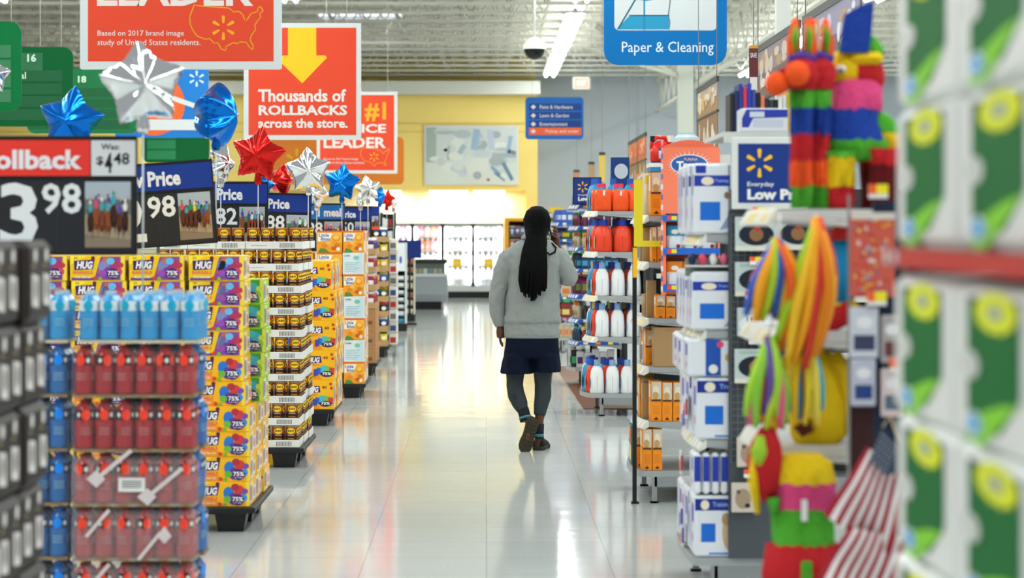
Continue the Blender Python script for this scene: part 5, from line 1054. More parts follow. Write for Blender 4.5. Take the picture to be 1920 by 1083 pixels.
def lowsign(x0, x1, y0, y1, Y, label, frame='15171A', full=1.):
    X0, X1, Z0, Z1 = ax(x0, Y), ax(x1, Y), az(y1, Y), az(y0, Y); w, h = X1 - X0, Z1 - Z0
    t = thing('price_header', label, 'sign', ((X0 + X1) / 2, Y, Z0), 0); e = h * .04 if frame[0] == '1' else h * .09
    b = MB(); b.box((-w / 2, 0, 0), (w / 2, .015, h), M(frame, .5), .003); b.build('frame', t)
    b = MB(); b.box((-w / 2 + e, -.002, e), (w / 2 - e, 0, h - e), M('12347F', .45)); f = Fr(b, (-w / 2, -.002, 0), (1, 0, 0), (0, 0, 1)); s = h / .13 * .01
    f.spark(h * .34 + e * .5, h * .64, h * .2, YEL, 1); f.text('Everyday', h * .18 + e * .4, h * .3, h * .55 + e * .4, h * .38, WHITE, 1, .01); f.text('Low Price', h * .18 + e * .4, h * .13, h * 1.1 + e * .4, h * .28, WHITE, 1, .05); b.build('panel', t)
    return t
t = lowsign(1074, 1128, 332, 383, 25.15, 'dark blue Low Price header above the blue-strip shelving')
t = lowsign(1372, 1515, 257, 392, 10.7, 'white framed blue Everyday Low Price sign left of the party figures', 'DADCD8')
t = thing('price_board', 'yellow and orange box sign standing above the far shelves beside the head', 'sign', (ax(1043, 43.1), 43.1, 1.652)); b = MB(); s = 13 / F * 42.9; b.box((-s, 0, .0), (s, .03, az(388, 42.9) - 1.652), M('F2C42A', .5)); b.box((-s * .3, -.004, .02), (s * .95, 0, .28), M('EE8A1E', .5)); b.box((-s * .0, -.008, .16), (s * .8, -.004, .26), M('6A3A6A', .5)); b.build('card', t)
t = thing('product_poster', 'dark blue product card between the blue header and brown banners', 'sign', (ax(1163, 22.1), 22.1, LV3[0] + .001)); b = MB(); s = 17 / F * 22.4; b.box((-s, 0, .0), (s, .1, az(297, 22.4) - 1.8), M('123E7E', .5)); f = Fr(b, (-s, 0, 0), (1, 0, 0), (0, 0, 1)); f.rect(0, 0, 2 * s, .05, M('3FA0C9', .5), 1); f.ell(s * 1.1, .37, s * .75, .07, M('C9D6E0', .5), 1); f.rect(s * .3, .17, s * .7, .21, WHITE, 1); f.rect(s * 1.2, .17, s * 1.7, .21, M('C94AA0', .5), 1); b.build('card', t)
# ------------------------------------------------------------ training pad shelving
BULGE[0] = .02; YP = 10.76; LP = [2.07, az(440, YP), az(620, YP), az(825, YP)]
pad_unit = endcap(YP, .98, LP[1:], 'end shelving stocked with white and blue training pad packs', 2.2, dep=.5)
b = MB(); b.box((0, 0, 0), (.45, .95, .02), SHW); b.box((0, 0, -.03), (.45, .01, 0), SHW)
for px_ in (.2, .42): b.box((px_, .4, -.44), (px_ + .02, .42, 0), SHW)
o = b.build('raised_shelf', pad_unit, (ax(1357, YP) - .925, 0, LP[0]))
def pad_mesh(w, d, h, style):
    b = MB(); b.box((0, 0, 0), (w, d, h), M('DCE0E6', .35), min(.012, d * .15)); f = Fr(b, (0, 0, 0), (1, 0, 0), (0, 0, 1)); BL = M('2238A0', .4); SQ = M('1668C8', .4)
    if style == 0:
        f.rect(w * .06, h * .86, w * .34, h * .97, BL, 1) if h > .28 else None; f.rect(w * .02, h * .68, w * .98, h * .83, BL, 1); f.ell(w * .38, h * .75, w * .17, h * .06, M('E6DCC4', .4), 2); f.text('Training', w * .58, h * .72, w * .95, h * .78, M('8FB0E6', .4), 2)
        f.rect(w * .18, h * .2, w * .72, h * .46, SQ, 1); f.poly([(w * .7, h * .06), (w * .97, h * .1), (w * .97, h * .3)], M('8A9AB8', .4), 1); f.ell(w * .9, h * .55, w * .08, h * .05, M('8A6A52', .4), 2)
    elif style == 1:
        f.rect(w * .3, h * .02, w * .56, h * .98, M('1F4FA8', .4), 1); f.ell(w * .43, h * .2, w * .08, h * .12, M('E6E6DC', .4), 2); f.ell(w * .55, h * .85, w * .06, h * .09, M('D94A6A', .4), 2); f.ell(w * .75, h * .5, w * .12, h * .14, M('C9A26A', .4), 2); f.rect(w * .88, h * .1, w * .99, h * .4, SQ, 2)
    elif style == 2:
        f.rect(.003, h * .76, w - .003, h * .95, M('1B2F86', .4), 1); f.ell(w * .22, h * .85, w * .09, h * .08, M('E6DCC4', .4), 2); f.text('Training', w * .38, h * .8, w * .75, h * .9, M('8FB0E6', .4), 2)
        f.rect(w * .14, h * .25, w * .44, h * .55, SQ, 1); f.ell(w * .72, h * .4, w * .14, h * .28, M('C2A98A', .4), 1.5); f.ell(w * .66, h * .62, w * .09, h * .1, M('A98A66', .4), 2); f.ell(w * .86, h * .35, w * .1, h * .2, M('B5A08A', .4), 2); f.rect(w * .3, h * .05, w * .98, h * .08, M('3A7FC9', .4), 1)
    elif style == 3: f.rect(w * .1, h * .3, w * .9, h * .9, BL, 1); f.rect(w * .25, h * .05, w * .75, h * .3, M('E6E6EC', .4), 2)
    g = Fr(b, (0, d, 0), (0, -1, 0), (0, 0, 1)); g.rect(d * .12, h * .1, d * .5, h * .9, M('C4C6DC', .4), 1); g.rect(d * .55, h * .55, d * .9, h * .85, M('5A62B5', .4), 1); g.ell(d * .7, h * .3, d * .12, h * .08, M('C98AA0', .4), 1)
    return b.mesh('pad_pack')
PGR = 'training pad packs on the end shelving'
def pads(x0, x1, yt, z, style, n, d, lev, Y=YP, dy=.0, jit=.015):
    X0, X1 = ax(x0, Y), ax(x1, Y); h = az(yt, Y) - z - .003; me = pad_mesh(X1 - X0, d, h, style)
    for j in range(n):
        o = put('pad_pack', me, (X0 - (.0 if j == 0 else random.uniform(0, jit)), Y + dy + j * (d + .012), z + .001)); tag(o, 'training pad pack, %s, %s back' % (lev, NTH[j]), 'pad pack', PGR)
    return h
pads(1300, 1370, 305, LP[1], 0, 6, .13, 'upper shelf by coral display')
for i, x in enumerate((1290, 1310, 1330, 1350)):
    b = MB(); b.lathe([(0, 0), (.012, .004), (.018, .02), (.018, .035), (.01, .05), (0, .052)], m=M(['20264A', 'D94A6A', 'E6E6E6', 'E06A8A'][i], .4), seg=12); 
    o = b.build('pet_toy', None, (ax(x + 8, YP + .02), YP + .035, az(497, YP) + .0)); tag(o, 'tiny round pet toy on the bars between pad packs, %s from left' % NTH[i], 'pet toy', 'tiny toys between the pad shelves')
b = MB(); b.box((0, 0, -.008), (ax(1380, YP) - ax(1288, YP), .09, 0), SHW); b.box((0, .09, -.05), (ax(1380, YP) - ax(1288, YP), .1, .03), GREY); o = b.build('small_shelf', None, (ax(1288, YP), YP, az(497, YP))); tag(o, 'narrow ledge holding tiny toys', 'ledge')
pads(1297, 1382, 508, LP[2], 0, 6, .13, 'second shelf below the ledge of tiny toys')
h1 = az(705, YP) - LP[3]; pads(1306, 1420, 707, LP[3], 2, 3, .28, 'third shelf, standing on the grey shelf')
pads(1290, 1400, 634, az(706, YP), 1, 3, .28, 'third shelf, lying on a wider pack')
pads(1302, 1392, 928, .196, 2, 3, .28, 'bottom shelf, left of two boxes with a pale dog'); pads(1393, 1462, 928, .196, 2, 2, .28, 'bottom shelf, right of two boxes with a pale dog')
for i in range(5): 
    me = pad_mesh(.036, .2, az(848, YP) - az(926, YP), 3); o = put('pad_pack', me, (ax(1300 + i * 17, YP), YP, az(926, YP))); tag(o, 'slim white pad pack standing on the dog boxes, %s from left' % NTH[i], 'pad pack', PGR)
# small blister packs hanging on the aisle side of the pad shelving
rd = random.Random(4)
for i, (yy, xx) in enumerate(((760, 1285), (780, 1280), (865, 1276), (930, 1282), (965, 1276), (1000, 1278), (540, 1290), (330, 1293), (400, 1291), (650, 1290))):
    Y = YP + .25 + .09 * (i % 4); b = MB(); b.box((0, 0, 0), (.012, .07, .11), M('E4E4EA', .4), .002); g = Fr(b, (0, .07, 0), (0, -1, 0), (0, 0, 1)); g.rect(.005, .01, .065, .07, M(rd.choice(['2238A0', 'C93A4A', '1668C8', 'E06A3A']), .4), 1); f = Fr(b, (0, 0, 0), (1, 0, 0), (0, 0, 1)); f.rect(.001, .02, .011, .09, M(rd.choice(['2238A0', 'C93A4A', '5A62B5']), .4), 1)
    o = b.build('blister_pack', None, (ax(xx, Y) - .0, Y, az(yy + 25, Y))); tag(o, 'small blister pack hung at the aisle edge of pad shelving, %s counted from a mixed order' % NTH[i] if 0 else 'small blister pack hung at aisle edge, %s' % ['just above lowest rail', 'beside dog pack', 'beside slim packs', 'beside dog boxes', 'lower, blue one', 'lowest one', 'beside second shelf packs', 'beside topmost packs', 'below topmost packs', 'beside lying pack'][i], 'blister pack', 'blister packs at the aisle edge')
# wire grid with hanging boxes
XG0, XG1 = ax(1372, YP - .06), ax(1500, YP - .06)
b = MB(); GW = M('7C8286', .4, .6)
for k in range(11): x = XG0 + (XG1 - XG0) * k / 10; b.box((x - .0015, -.0015, .62), (x + .0015, .0015, 1.72), GW)
for k in range(38): b.box((XG0, -.002, .62 + k * .0297), (XG1, .002, .623 + k * .0297), GW)
b.box((XG0 - .01, .005, .196), (XG1 + .02, .02, 1.74), M('4A4F55', .5)); o = b.build('wire_grid', None, (0, YP - .03, 0)); tag(o, 'grey wire grid beside the pad packs', 'wire grid')
def oval_box(w, h, style):
    b = MB(); b.box((0, 0, 0), (w, .03, h), M('B9C6C4', .4), .002); f = Fr(b, (0, 0, 0), (1, 0, 0), (0, 0, 1))
    if style == 0: f.rect(0, 0, w, h * .14, M('D9D6C8', .4), 1); f.ell(w * .5, h * .48, w * .42, h * .32, M('1C2230', .4), 2, 20); f.ell(w * .5, h * .48, w * .17, h * .2, M('8A6440', .4), 3, 12); f.ell(w * .52, h * .66, w * .07, h * .07, M('B53A2A', .4), 4, 10); f.rect(w * .1, h * .86, w * .9, h * .95, M('9FB2B2', .4), 2)
    else: f.ell(w * .55, h * .42, w * .52, h * .38, M('DCDEDC', .4), 2, 20); f.text('I Love', w * .2, h * .5, w * .6, h * .68, M('5A1E22', .4), 3, .03); f.text('My Cat', w * .22, h * .2, w * .72, h * .42, M('5A1E22', .4), 3, .03)
    return b.mesh('pet_sign_box')
ob0, ob1 = oval_box(.185, .15, 0), oval_box(.2, .125, 1)
for i, (x, y, k, nm) in enumerate(((1379, 470, 0, 'topmost left'), (1457, 468, 0, 'topmost right'), (1379, 555, 0, 'second left'), (1383, 630, 1, 'I Love My Cat'), (1378, 718, 0, 'fourth left'), (1457, 555, 0, 'second right'))):
    o = put('pet_sign_box', (ob0, ob1)[k], (ax(x, YP - .08), YP - .08, az(y, YP - .08))); tag(o, '%s boxed pet sign hanging on the wire grid' % nm, 'boxed sign', 'boxed pet signs on the wire grid')
for i, (x, y) in enumerate(((1382, 870), (1372, 960))):
    b = MB(); b.box((0, 0, 0), (.11, .02, .13), M('C9BFB2', .45), .002); f = Fr(b, (0, 0, 0), (1, 0, 0), (0, 0, 1)); f.ell(.05, .06, .035, .045, M('A08A74', .4), 1); f.ell(.07, .03, .012, .01, INK, 2); f.ell(.03, .09, .01, .01, M('6A5444', .4), 2)
    o = b.build('pet_card', None, (ax(x, YP - .08), YP - .08, az(y + 5 if i == 0 else y, YP - .08))); tag(o, 'pale animal photo card, %s of two low on the grid' % ('upper', 'lower')[i], 'photo card')
for i, (x, y) in enumerate(((1411, 403), (1406, 496), (1397, 560), (1404, 645), (1395, 895))):
    b = MB(); b.box((0, 0, 0), (.06, .004, .035), WHITE); f = Fr(b, (0, 0, 0), (1, 0, 0), (0, 0, 1)); f.rect(0, .016, .024, .035, M('F0602A', .5), 1); f.rect(.024, .016, .06, .035, M('F0E02A', .5), 1); f.text('1.50', .03, .003, .055, .012, INK, 1)
    Yt_ = YP - .09; o = b.build('price_tag', None, (ax(x, Yt_), Yt_, az(y, Yt_))); tag(o, 'white price tag with orange and yellow corner, %s from top on the grid' % NTH[i], 'price tag', 'price tags on the wire grid')
# upright boards and boxes on the raised shelf
cols = ['22262C', '24305A', '2A3A8A', 'C93A5A', '2A3FA8', '3A4A9A', '1E2024', 'D9785A', '2A2C30', '3A4044', '1E2226', 'E6E4DE', 'D9D4CA', 'E8C23A', '4A5258', '20303A']
for i, c in enumerate(cols):
    b = MB(); hh = .2 + .03 * math.sin(i * .5) + (.02 if i in (2, 4) else 0); b.box((0, 0, 0), (.018, .22, hh), M(c, .5), .002); o = b.build('folded_mat', None, (ax(1361, 11.5) + i * .0205, 11.3, LP[0] + .021)); tag(o, 'thin upright %s board on the raised top shelf, %s from left' % ('dark' if c[0] in '234' else 'bright', NTH[i]), 'board', 'upright boards on the raised shelf')
b = MB(); w = ax(1478, YP) - ax(1392, YP); b.box((0, 0, 0), (w, .22, .105), M('D6DAE2', .4), .004); f = Fr(b, (0, 0, 0), (1, 0, 0), (0, 0, 1)); f.poly([(0, .06), (.02, .1), (w, .1), (w, .065), (.05, .06), (.03, .02), (0, .02)], M('2A3AA0', .4), 1); f.rect(.035, .065, .1, .09, M('C9D0D8', .4), 2); f.rect(.05, .02, w - .02, .055, M('C2C8D6', .4), 1)
o = b.build('storage_box', None, (ax(1392, YP), YP + .02, LP[0] + .021)); tag(o, 'blue and white box lying on the raised top shelf', 'box')
# ------------------------------------------------------------ party shelving with pinatas
BULGE[0] = 0.0; YQ = 7.2; LQ = [az(392, YQ), az(622, YQ), az(836, YQ), .5]
endcap(YQ, .8, LQ, 'white end shelving holding party figures', 1.75, dep=.42, X0=.87, base_x=.87, shm=SHW)
RD_, OG, YLW, GN, BU, PK, PU = [M(c, .85, fringe=1.) for c in ('C81E26', 'FF5A1C', 'F6D012', '4FAE2E', '173FA0', 'E84A86', '5A3FA8')]
SBL = M('0E8FC4', .85, fringe=1.); RD_SHADE = M('6A0E14', .85, fringe=1.)  # darkened red: shade on the donkey's rear legs put into the colour
def band(b, pts, mats, n=18):
    rings = []; n = 40; N_ = len(pts)
    for i, (x, y, z, rx, ry) in enumerate(pts):
        jj = [random.uniform(-1, 1) for _ in range(n)]; q = .007 if 0 < i < N_ - 1 else 0
        rings.append([(x + (rx + .004 * jj[(k * 7) % n]) * math.cos(2 * math.pi * k / n), y + (ry + .004 * jj[(k * 7) % n]) * math.sin(2 * math.pi * k / n), z + q * jj[k]) for k in range(n)])
    b.loft(rings, mats)
def P(x, Y): return ax(x, Y)
# donkey
Yk = YQ + .14; bx, bz = P(1605, Yk), LQ[0]; u = Yk / F
t = thing('pinata', 'big donkey pinata with yellow head and blue ears, rightmost on the top shelf', 'pinata', (bx, Yk, bz + .001), 0, 'pinatas on the party shelving')
def lx(x): return ax(x, Yk) - bx
def lz(y): return az(y, Yk) - bz
b = MB(); band(b, [(lx(1570), -.03, lz(y), r, r * 1.0) for y, r in ((391, .045), (375, .047), (352, .046), (350, .048), (310, .05), (298, .055), (285, .06))], [RD_, RD_, RD_, YLW, YLW, GN]); b.build('front_leg', t)
b = MB(); band(b, [(lx(1572), .12, lz(y), r, r) for y, r in ((391, .043), (350, .045), (348, .046), (285, .055))], [RD_, RD_, YLW]); b.build('front_leg', t)
for yy in (-.03, .12): b = MB(); band(b, [(lx(1652), yy, lz(y), r, r) for y, r in ((391, .04), (360, .042), (310, .045), (280, .055))], [RD_SHADE, RD_SHADE, RD_]); b.build('rear_leg', t)
b = MB(); band(b, [(lx(x), .045, lz(y), rx, ry) for x, y, rx, ry in ((1608, 302, .11, .09), (1606, 298, .12, .11), (1602, 262, .12, .115), (1600, 258, .115, .11), (1598, 232, .105, .1), (1598, 206, .09, .09), (1604, 202, .09, .09), (1606, 160, .085, .085), (1606, 150, .07, .07))], [GN, GN, BU, BU, BU, PK, PK, PK]); b.build('body', t)
b = MB(); rings = []
for x, z, r in ((1555, 138, .03), (1562, 134, .055), (1585, 132, .068), (1605, 133, .066), (1606, 134, .066), (1640, 138, .058), (1656, 142, .045), (1662, 144, .02)): rings.append([(lx(x), .045 + r * math.cos(a), lz(z) + r * math.sin(a)) for a in [2 * math.pi * k / 16 for k in range(16)]])
b.loft(rings, [YLW, YLW, YLW, YLW, RD_, RD_, RD_]); b.box((lx(1590), -.035, lz(122)), (lx(1658), .11, lz(98)), YLW, .02); b.build('head', t)
b = MB(); b.lathe([(0, -.012), (.014, -.01), (.018, 0), (.014, .01), (0, .012)], m=WHITE, seg=12); b.lathe([(0, -.009), (.009, -.007), (.01, .004), (0, .006)], c=(0, -.008, -.002), m=BLACK, seg=12); b.build('eye', t, (lx(1574), -.02, lz(131)))
b = MB(); band(b, [(lx(x), .045, lz(y), rx, .05) for x, y, rx in ((1628, 104, .055), (1628, 90, .05), (1630, 78, .036), (1632, 68, .015))], GN)
for k in range(6): b.tube([(lx(1582 + k * 9), .02, lz(98)), (lx(1580 + k * 9), .02, lz(74 - 6 * (k % 3)))], [.014, .006], GN, 6)
b.build('mane', t)
b = MB(); rings = [[(lx(x0) , -.03, lz(y)), (lx(x1), -.03, lz(y)), (lx(x1), .0, lz(y)), (lx(x0), .0, lz(y))] for x0, x1, y in ((1574, 1626, 100), (1577, 1632, 60), (1582, 1634, 28), (1624, 1636, 6))]; b.loft(rings, BU, smooth=False); f = Fr(b, (0, .029, 0), (1, 0, 0), (0, 0, 1)); b.build('ear', t)
b = MB(); b.loft([[(lx(x) + r * math.cos(a), .0 + r * .6 * math.sin(a), lz(y)) for a in [2 * math.pi * k / 12 for k in range(12)]] for x, y, r in ((1655, 212, .01), (1656, 226, .035), (1660, 250, .045), (1668, 275, .035), (1664, 300, .01))], [GN, GN, YLW, YLW]); b.build('tail', t)
# two slim figures with orange pom noses
for i, (xc, Yk2, lab) in enumerate(((1503, YQ + .06, 'slim banded pinata with orange pom nose, leftmost on the top shelf'), (1536, YQ + .1, 'slim banded pinata with red face, between its twin and the donkey'))):
    bx = P(xc, Yk2); t = thing('pinata', lab, 'pinata', (bx, Yk2, LQ[0] + .001), 0, 'pinatas on the party shelving'); zf = lambda y: az(y, Yk2) - LQ[0]
    b = MB(); ys = [(391, .03), (352, .032), (350, .034), (305, .033), (303, .034), (255, .032), (253, .033), (205, .034), (203, .036), (172, .038), (168, .02)]; band(b, [(0, 0, zf(y), r, r) for y, r in ys], [GN, GN, OG, OG, RD_, RD_, BU, BU, GN, GN]); b.build('leg_column', t)
    b = MB(); b.lathe([(0, zf(172)), (.04, zf(168)), (.052, zf(145)), (.05, zf(125)), (.03, zf(112)), (0, zf(110))], m=RD_, seg=16); b.build('head', t)
    dx = -.08
    b = MB(); b.tube([(-.02, -.01, zf(140)), (-.06, -.045 - .04 * i, zf(150))], [.035, .03], RD_, 10); r = .038 if i else .036; b.lathe([(r * math.cos(R(a)), r * math.sin(R(a))) if abs(a) < 90 else (0, r * math.sin(R(a))) for a in range(-90, 91, 15)], c=(dx, -.05 - .06 * i, zf(160 if i == 0 else 143)), m=OG, seg=14); b.build('nose', t)
    b = MB()
    for s in (-1, 1): b.tube([(s * .02, 0, zf(120)), (s * .026, 0, zf(80)), (s * .018, 0, zf(36))], [.02, .02, .008], OG, 8); b.tube([(s * .02, -.015, zf(105)), (s * .022, -.018, zf(70)), (s * .018, -.01, zf(50))], [.006, .01, .004], GN, 6)
    b.tube([(-.04, -.01, zf(112)), (0, -.02, zf(104)), (.04, -.01, zf(112))], .012, PU, 6); b.build('ear', t)
# hanging figures with streamers
def streamers(b, x, Y, y0, y1, spread, cols, n, rr, bend=0, bx=0, bz=0, by=0):
    rd = random.Random(int(x))
    for k in range(n):
        c = M(cols[k % len(cols)], .6); q = (k + .5) / n - .5; L = (y1 - y0) * rd.uniform(.82, 1.02); pts = []
        for s_ in range(8):
            s = s_ / 7; px_ = x + q * spread * (math.sin(min(1, s * 1.4) * math.pi / 2)) + bend * s * s + 3 * math.sin(s * 5 + k)
            pts.append((ax(px_, Y) - bx, Y - .02 - .03 * math.sin(math.pi * s) + .012 * math.sin(k * 2.1) - by, az(y0 + L * s, Y) - bz))
        b.tube(pts, [rr * (.5 + .6 * math.sin(math.pi * min(1, .15 + s / 7 * .8))) for s in range(8)], c, 6)
Ys = YQ - .12
def fig(name, label, x, yb):
    return thing(name, label, 'pinata', (ax(x, Ys), Ys, az(yb, Ys)), 0, 'pinatas on the party shelving')
t = fig('pinata', 'hanging rainbow streamer bundle nearest the training pads', 1440, 700); L_ = dict(bx=t.location.x, by=t.location.y, bz=t.location.z)
b = MB(); streamers(b, 1455, Ys, 448, 600, 84, ['3A5FC0', 'F2661E', 'F6A81E', 'F28A1C', 'F6C02A', 'A8C828', '5FB52E', 'D9468A', '2A4FA0', 'E6D02A'], 14, .016, -16, **L_); b.build('streamer', t)
b = MB(); b.tube([(ax(1462, Ys) - t.location.x, 0, az(452, Ys) - t.location.z), (ax(1462, Ys) - t.location.x, 0, az(400, Ys) - t.location.z)], .003, WHITE, 5); b.build('hanging_cord', t)
t = fig('pinata', 'long rainbow streamer bundle with violet ribbons, second from left', 1515, 700); L_ = dict(bx=t.location.x, by=t.location.y, bz=t.location.z)
b = MB(); streamers(b, 1530, Ys, 408, 690, 84, ['A8C828', 'F28A1C', 'F6C02A', 'D9282C', 'E84A5A', 'F6A81E', '3A4A9A', '24357A', 'D93A2C', 'E8C81E'], 14, .016, -34, **L_); b.build('streamer', t)
b = MB(); b.tube([(ax(1530, Ys) - t.location.x, 0, az(410, Ys) - t.location.z), (ax(1530, Ys) - t.location.x, 0, az(400, Ys) - t.location.z)], .003, WHITE, 5); b.build('hanging_cord', t)
t = thing('pinata', 'blue and red parrot pinata leaning on the second shelf', 'pinata', (ax(1575, YQ), YQ + .1, LQ[1] + .001), 0, 'pinatas on the party shelving'); o_ = t.location
g = lambda x, y, dy=0.: (ax(x, YQ + .05) - o_.x, dy, az(y, YQ + .05) - o_.z)
b = MB(); b.tube([g(1588, 440), g(1580, 470), g(1572, 520), g(1585, 565)], [.02, .055, .075, .04], SBL, 14); b.tube([g(1570, 556), g(1600, 592)], [.035, .04], YLW, 10); b.build('body', t)
b = MB(); b.tube([g(1600, 575), g(1560, 600), g(1520, 630), g(1500, 650)], [.045, .04, .03, .012], RD_, 12); b.build('tail', t)
b = MB(); b.tube([g(1592, 415), g(1582, 445), g(1570, 468)], [.03, .035, .02], M('E8382C', .85, fringe=1.), 12); b.build('head', t)
t = thing('pinata', 'yellow figure with streamers standing on the third shelf', 'pinata', (ax(1530, YQ), YQ + .1, LQ[2] + .001), 0, 'pinatas on the party shelving'); o_ = t.location
b = MB(); band(b, [(g(1530 + dx, y)[0], 0, g(0, y)[2], r, r * .8) for dx, y, r in ((5, 838, .06), (8, 815, .085), (8, 760, .09), (5, 705, .08), (0, 668, .06), (-4, 650, .03))], YLW); b.build('body', t)
for s, x0, x1, x2 in ((1, 1560, 1585, 1592), (-1, 1500, 1470, 1452)): b = MB(); b.tube([g(x0, 665, -.02), g(x1, 700, -.03), g(x2, 745, -.03), g(x2 + s * 2, 815, -.03)], [.03, .032, .028, .012], YLW, 10); b.build('arm', t)
b = MB(); b.tube([g(1500, 790, -.08), g(1512, 812, -.085)], [.03, .02], M('5A2410', .85, fringe=1), 10); b.build('foot', t)
b = MB(); streamers(b, 1505, YQ - .06, 618, 800, 70, ['F6E25A', '3FB0C9', 'F2C81E', '2E86B8', 'E8501E', 'F6DE3A', 'C93A1E', 'F6E25A'], 10, .011, 0, bx=o_.x, by=o_.y - .0, bz=o_.z); b.build('streamer', t)
t = fig('pinata', 'green and orange ribbon bundle hanging above the dog cards', 1440, 790); L_ = dict(bx=t.location.x, by=t.location.y, bz=t.location.z)
b = MB(); streamers(b, 1440, Ys, 630, 800, 70, ['A8D83A', 'E8608A', '8CC63F', 'D93A2C', 'F28A1C', '6A4FA0', 'C9DC3A', 'D9282C'], 11, .014, -8, **L_); b.build('streamer', t)
b = MB(); b.tube([(ax(1440, Ys) - t.location.x, 0, az(634, Ys) - t.location.z), (ax(1455, Ys) - t.location.x, 0, az(575, Ys) - t.location.z)], .003, WHITE, 5); b.build('hanging_cord', t)
t = thing('pinata', 'round red and green fish shaped pinata low at the left', 'pinata', (ax(1432, Ys), Ys, az(960, Ys)), 0, 'pinatas on the party shelving'); o_ = t.location
g2 = lambda x, y, dy=0.: (ax(x, Ys) - o_.x, dy, az(y, Ys) - o_.z)
b = MB(); b.tube([g2(1440, 800), g2(1436, 830), g2(1434, 870), g2(1438, 910), g2(1440, 940)], [.02, .045, .055, .045, .015], RD_, 12); b.build('body', t)
b = MB(); b.tube([g2(1424, 815, -.03), g2(1420, 845, -.04), g2(1422, 870, -.04)], [.012, .026, .01], M('A8D83A', .85, fringe=1), 10); b.tube([g2(1412, 850, -.03), g2(1410, 900, -.03), g2(1418, 960, -.03)], [.008, .016, .008], YLW, 8); b.tube([g2(1448, 930, -.03), g2(1450, 965, -.03)], [.02, .01], GN, 8); b.build('fin', t)
b = MB(); b.tube([g2(1440, 800), g2(1440, 720)], .002, WHITE, 4); b.build('hanging_cord', t)
t = thing('pinata', 'large striped figure banded yellow pink green red with a white tag', 'pinata', (ax(1505, YQ - .1), YQ - .1, .51), 0, 'pinatas on the party shelving'); o_ = t.location; g3 = lambda y: az(y, YQ - .1) - .51
b = MB(); band(b, [(0, 0, max(0, g3(y)), r, r * .8) for y, r in ((1160, .1), (1075, .12), (1020, .115), (1018, .1), (955, .1), (953, .1), (912, .098), (910, .1), (862, .088), (852, .06))][0:2] + [(0, 0, g3(y), r, r * .8) for y, r in ((1022, .105), (1018, .09), (955, .092), (953, .096), (906, .096), (904, .098), (866, .088), (850, .05))], [RD_, RD_, RD_, GN, GN, PK, PK, YLW, YLW]); b.build('body', t)
b = MB(); b.box((-.015, -.085, g3(970)), (.003, -.08, g3(930)), WHITE); b.build('tag', t)
b = MB(); b.box((-.018, -.11, g3(1110)), (.014, -.1, g3(1042)), GN, .004); b.build('patch', t)
# clip strips with hanging cards
Yc = 6.85
b = MB(); b.box((ax(1590, Yc), 0, .4), (ax(1594, Yc), .01, 1.76), M('8A8E90', .4)); b.box((ax(1640, Yc), .02, .4), (ax(1690, Yc), .04, 1.74), M('182A44', .5)); b.box((ax(1594, Yc), .02, .2), (ax(1640, Yc), .04, 1.3), M('3A1A1A', .6)); o = b.build('clip_rack', None, (0, Yc, 0)); tag(o, 'dark narrow rack with metal strip right of the party figures', 'rack')
b = MB(); w, h = ax(1675, Yc) - ax(1593, Yc), az(398, Yc) - az(556, Yc); b.box((0, 0, 0), (w, .02, h), M('C95A4A', .4), .003); f = Fr(b, (0, 0, 0), (1, 0, 0), (0, 0, 1)); rd = random.Random(3)
for k in range(70): f.ell(rd.uniform(.01, w - .01), rd.uniform(.01, h - .01), rd.uniform(.003, .007), rd.uniform(.003, .007), M(rd.choice(['E8A83A', '8A8AB5', 'E0C9C4', 'D9402C', 'B53A3A', '6A6A9A', 'F2C84A']), .4), 1 + k * .02, 8)
f.rect(0, h - .02, w, h, M('D9CFC4', .4), 3); o = b.build('toy_card', None, (ax(1593, Yc), Yc - .025, az(556, Yc))); tag(o, 'red card covered in tiny coloured toys beside the party figures', 'toy card')
for i, (x0, x1, y0, y1, c) in enumerate(((1592, 1645, 575, 670, 'C9CCD6'), (1594, 1640, 672, 760, 'B9BCCC'), (1650, 1690, 690, 780, 'D6C4C4'), (1650, 1688, 590, 680, 'A8A0A0'))):
    b = MB(); w, h = ax(x1, Yc) - ax(x0, Yc), az(y0, Yc) - az(y1, Yc); b.box((0, 0, 0), (w, .018, h), M(c, .4), .004); f = Fr(b, (0, 0, 0), (1, 0, 0), (0, 0, 1)); f.rect(.01, h * .15, w - .01, h * .45, M(['3A3F5A', '24407A', '5A6A7A', '6A3A3A'][i], .4), 1); f.ell(w * .5, h * .7, w * .3, h * .12, M('E6E6E8', .4), 1)
    o = b.build('blister_pack', None, (ax(x0, Yc), Yc - .022, az(y1, Yc))); tag(o, 'grey blister pack under the red toy card, %s' % ['upper left', 'lower left', 'lower right', 'upper right'][i], 'blister pack', 'blister packs under the toy card')
for i, (x, y) in enumerate(((1625, 372), (1622, 572), (1664, 695))):
    b = MB(); b.box((0, 0, 0), (.055, .004, .04), WHITE); f = Fr(b, (0, 0, 0), (1, 0, 0), (0, 0, 1)); f.rect(0, .012, .022, .04, M('F0602A', .5), 1); f.rect(.022, .012, .055, .04, M('F0E02A', .5), 1); o = b.build('price_tag', None, (ax(x, Yc), Yc - .035, az(y, Yc))); tag(o, 'small orange and yellow price tag by the toy card, %s from top' % NTH[i], 'price tag', 'price tags by the toy card')
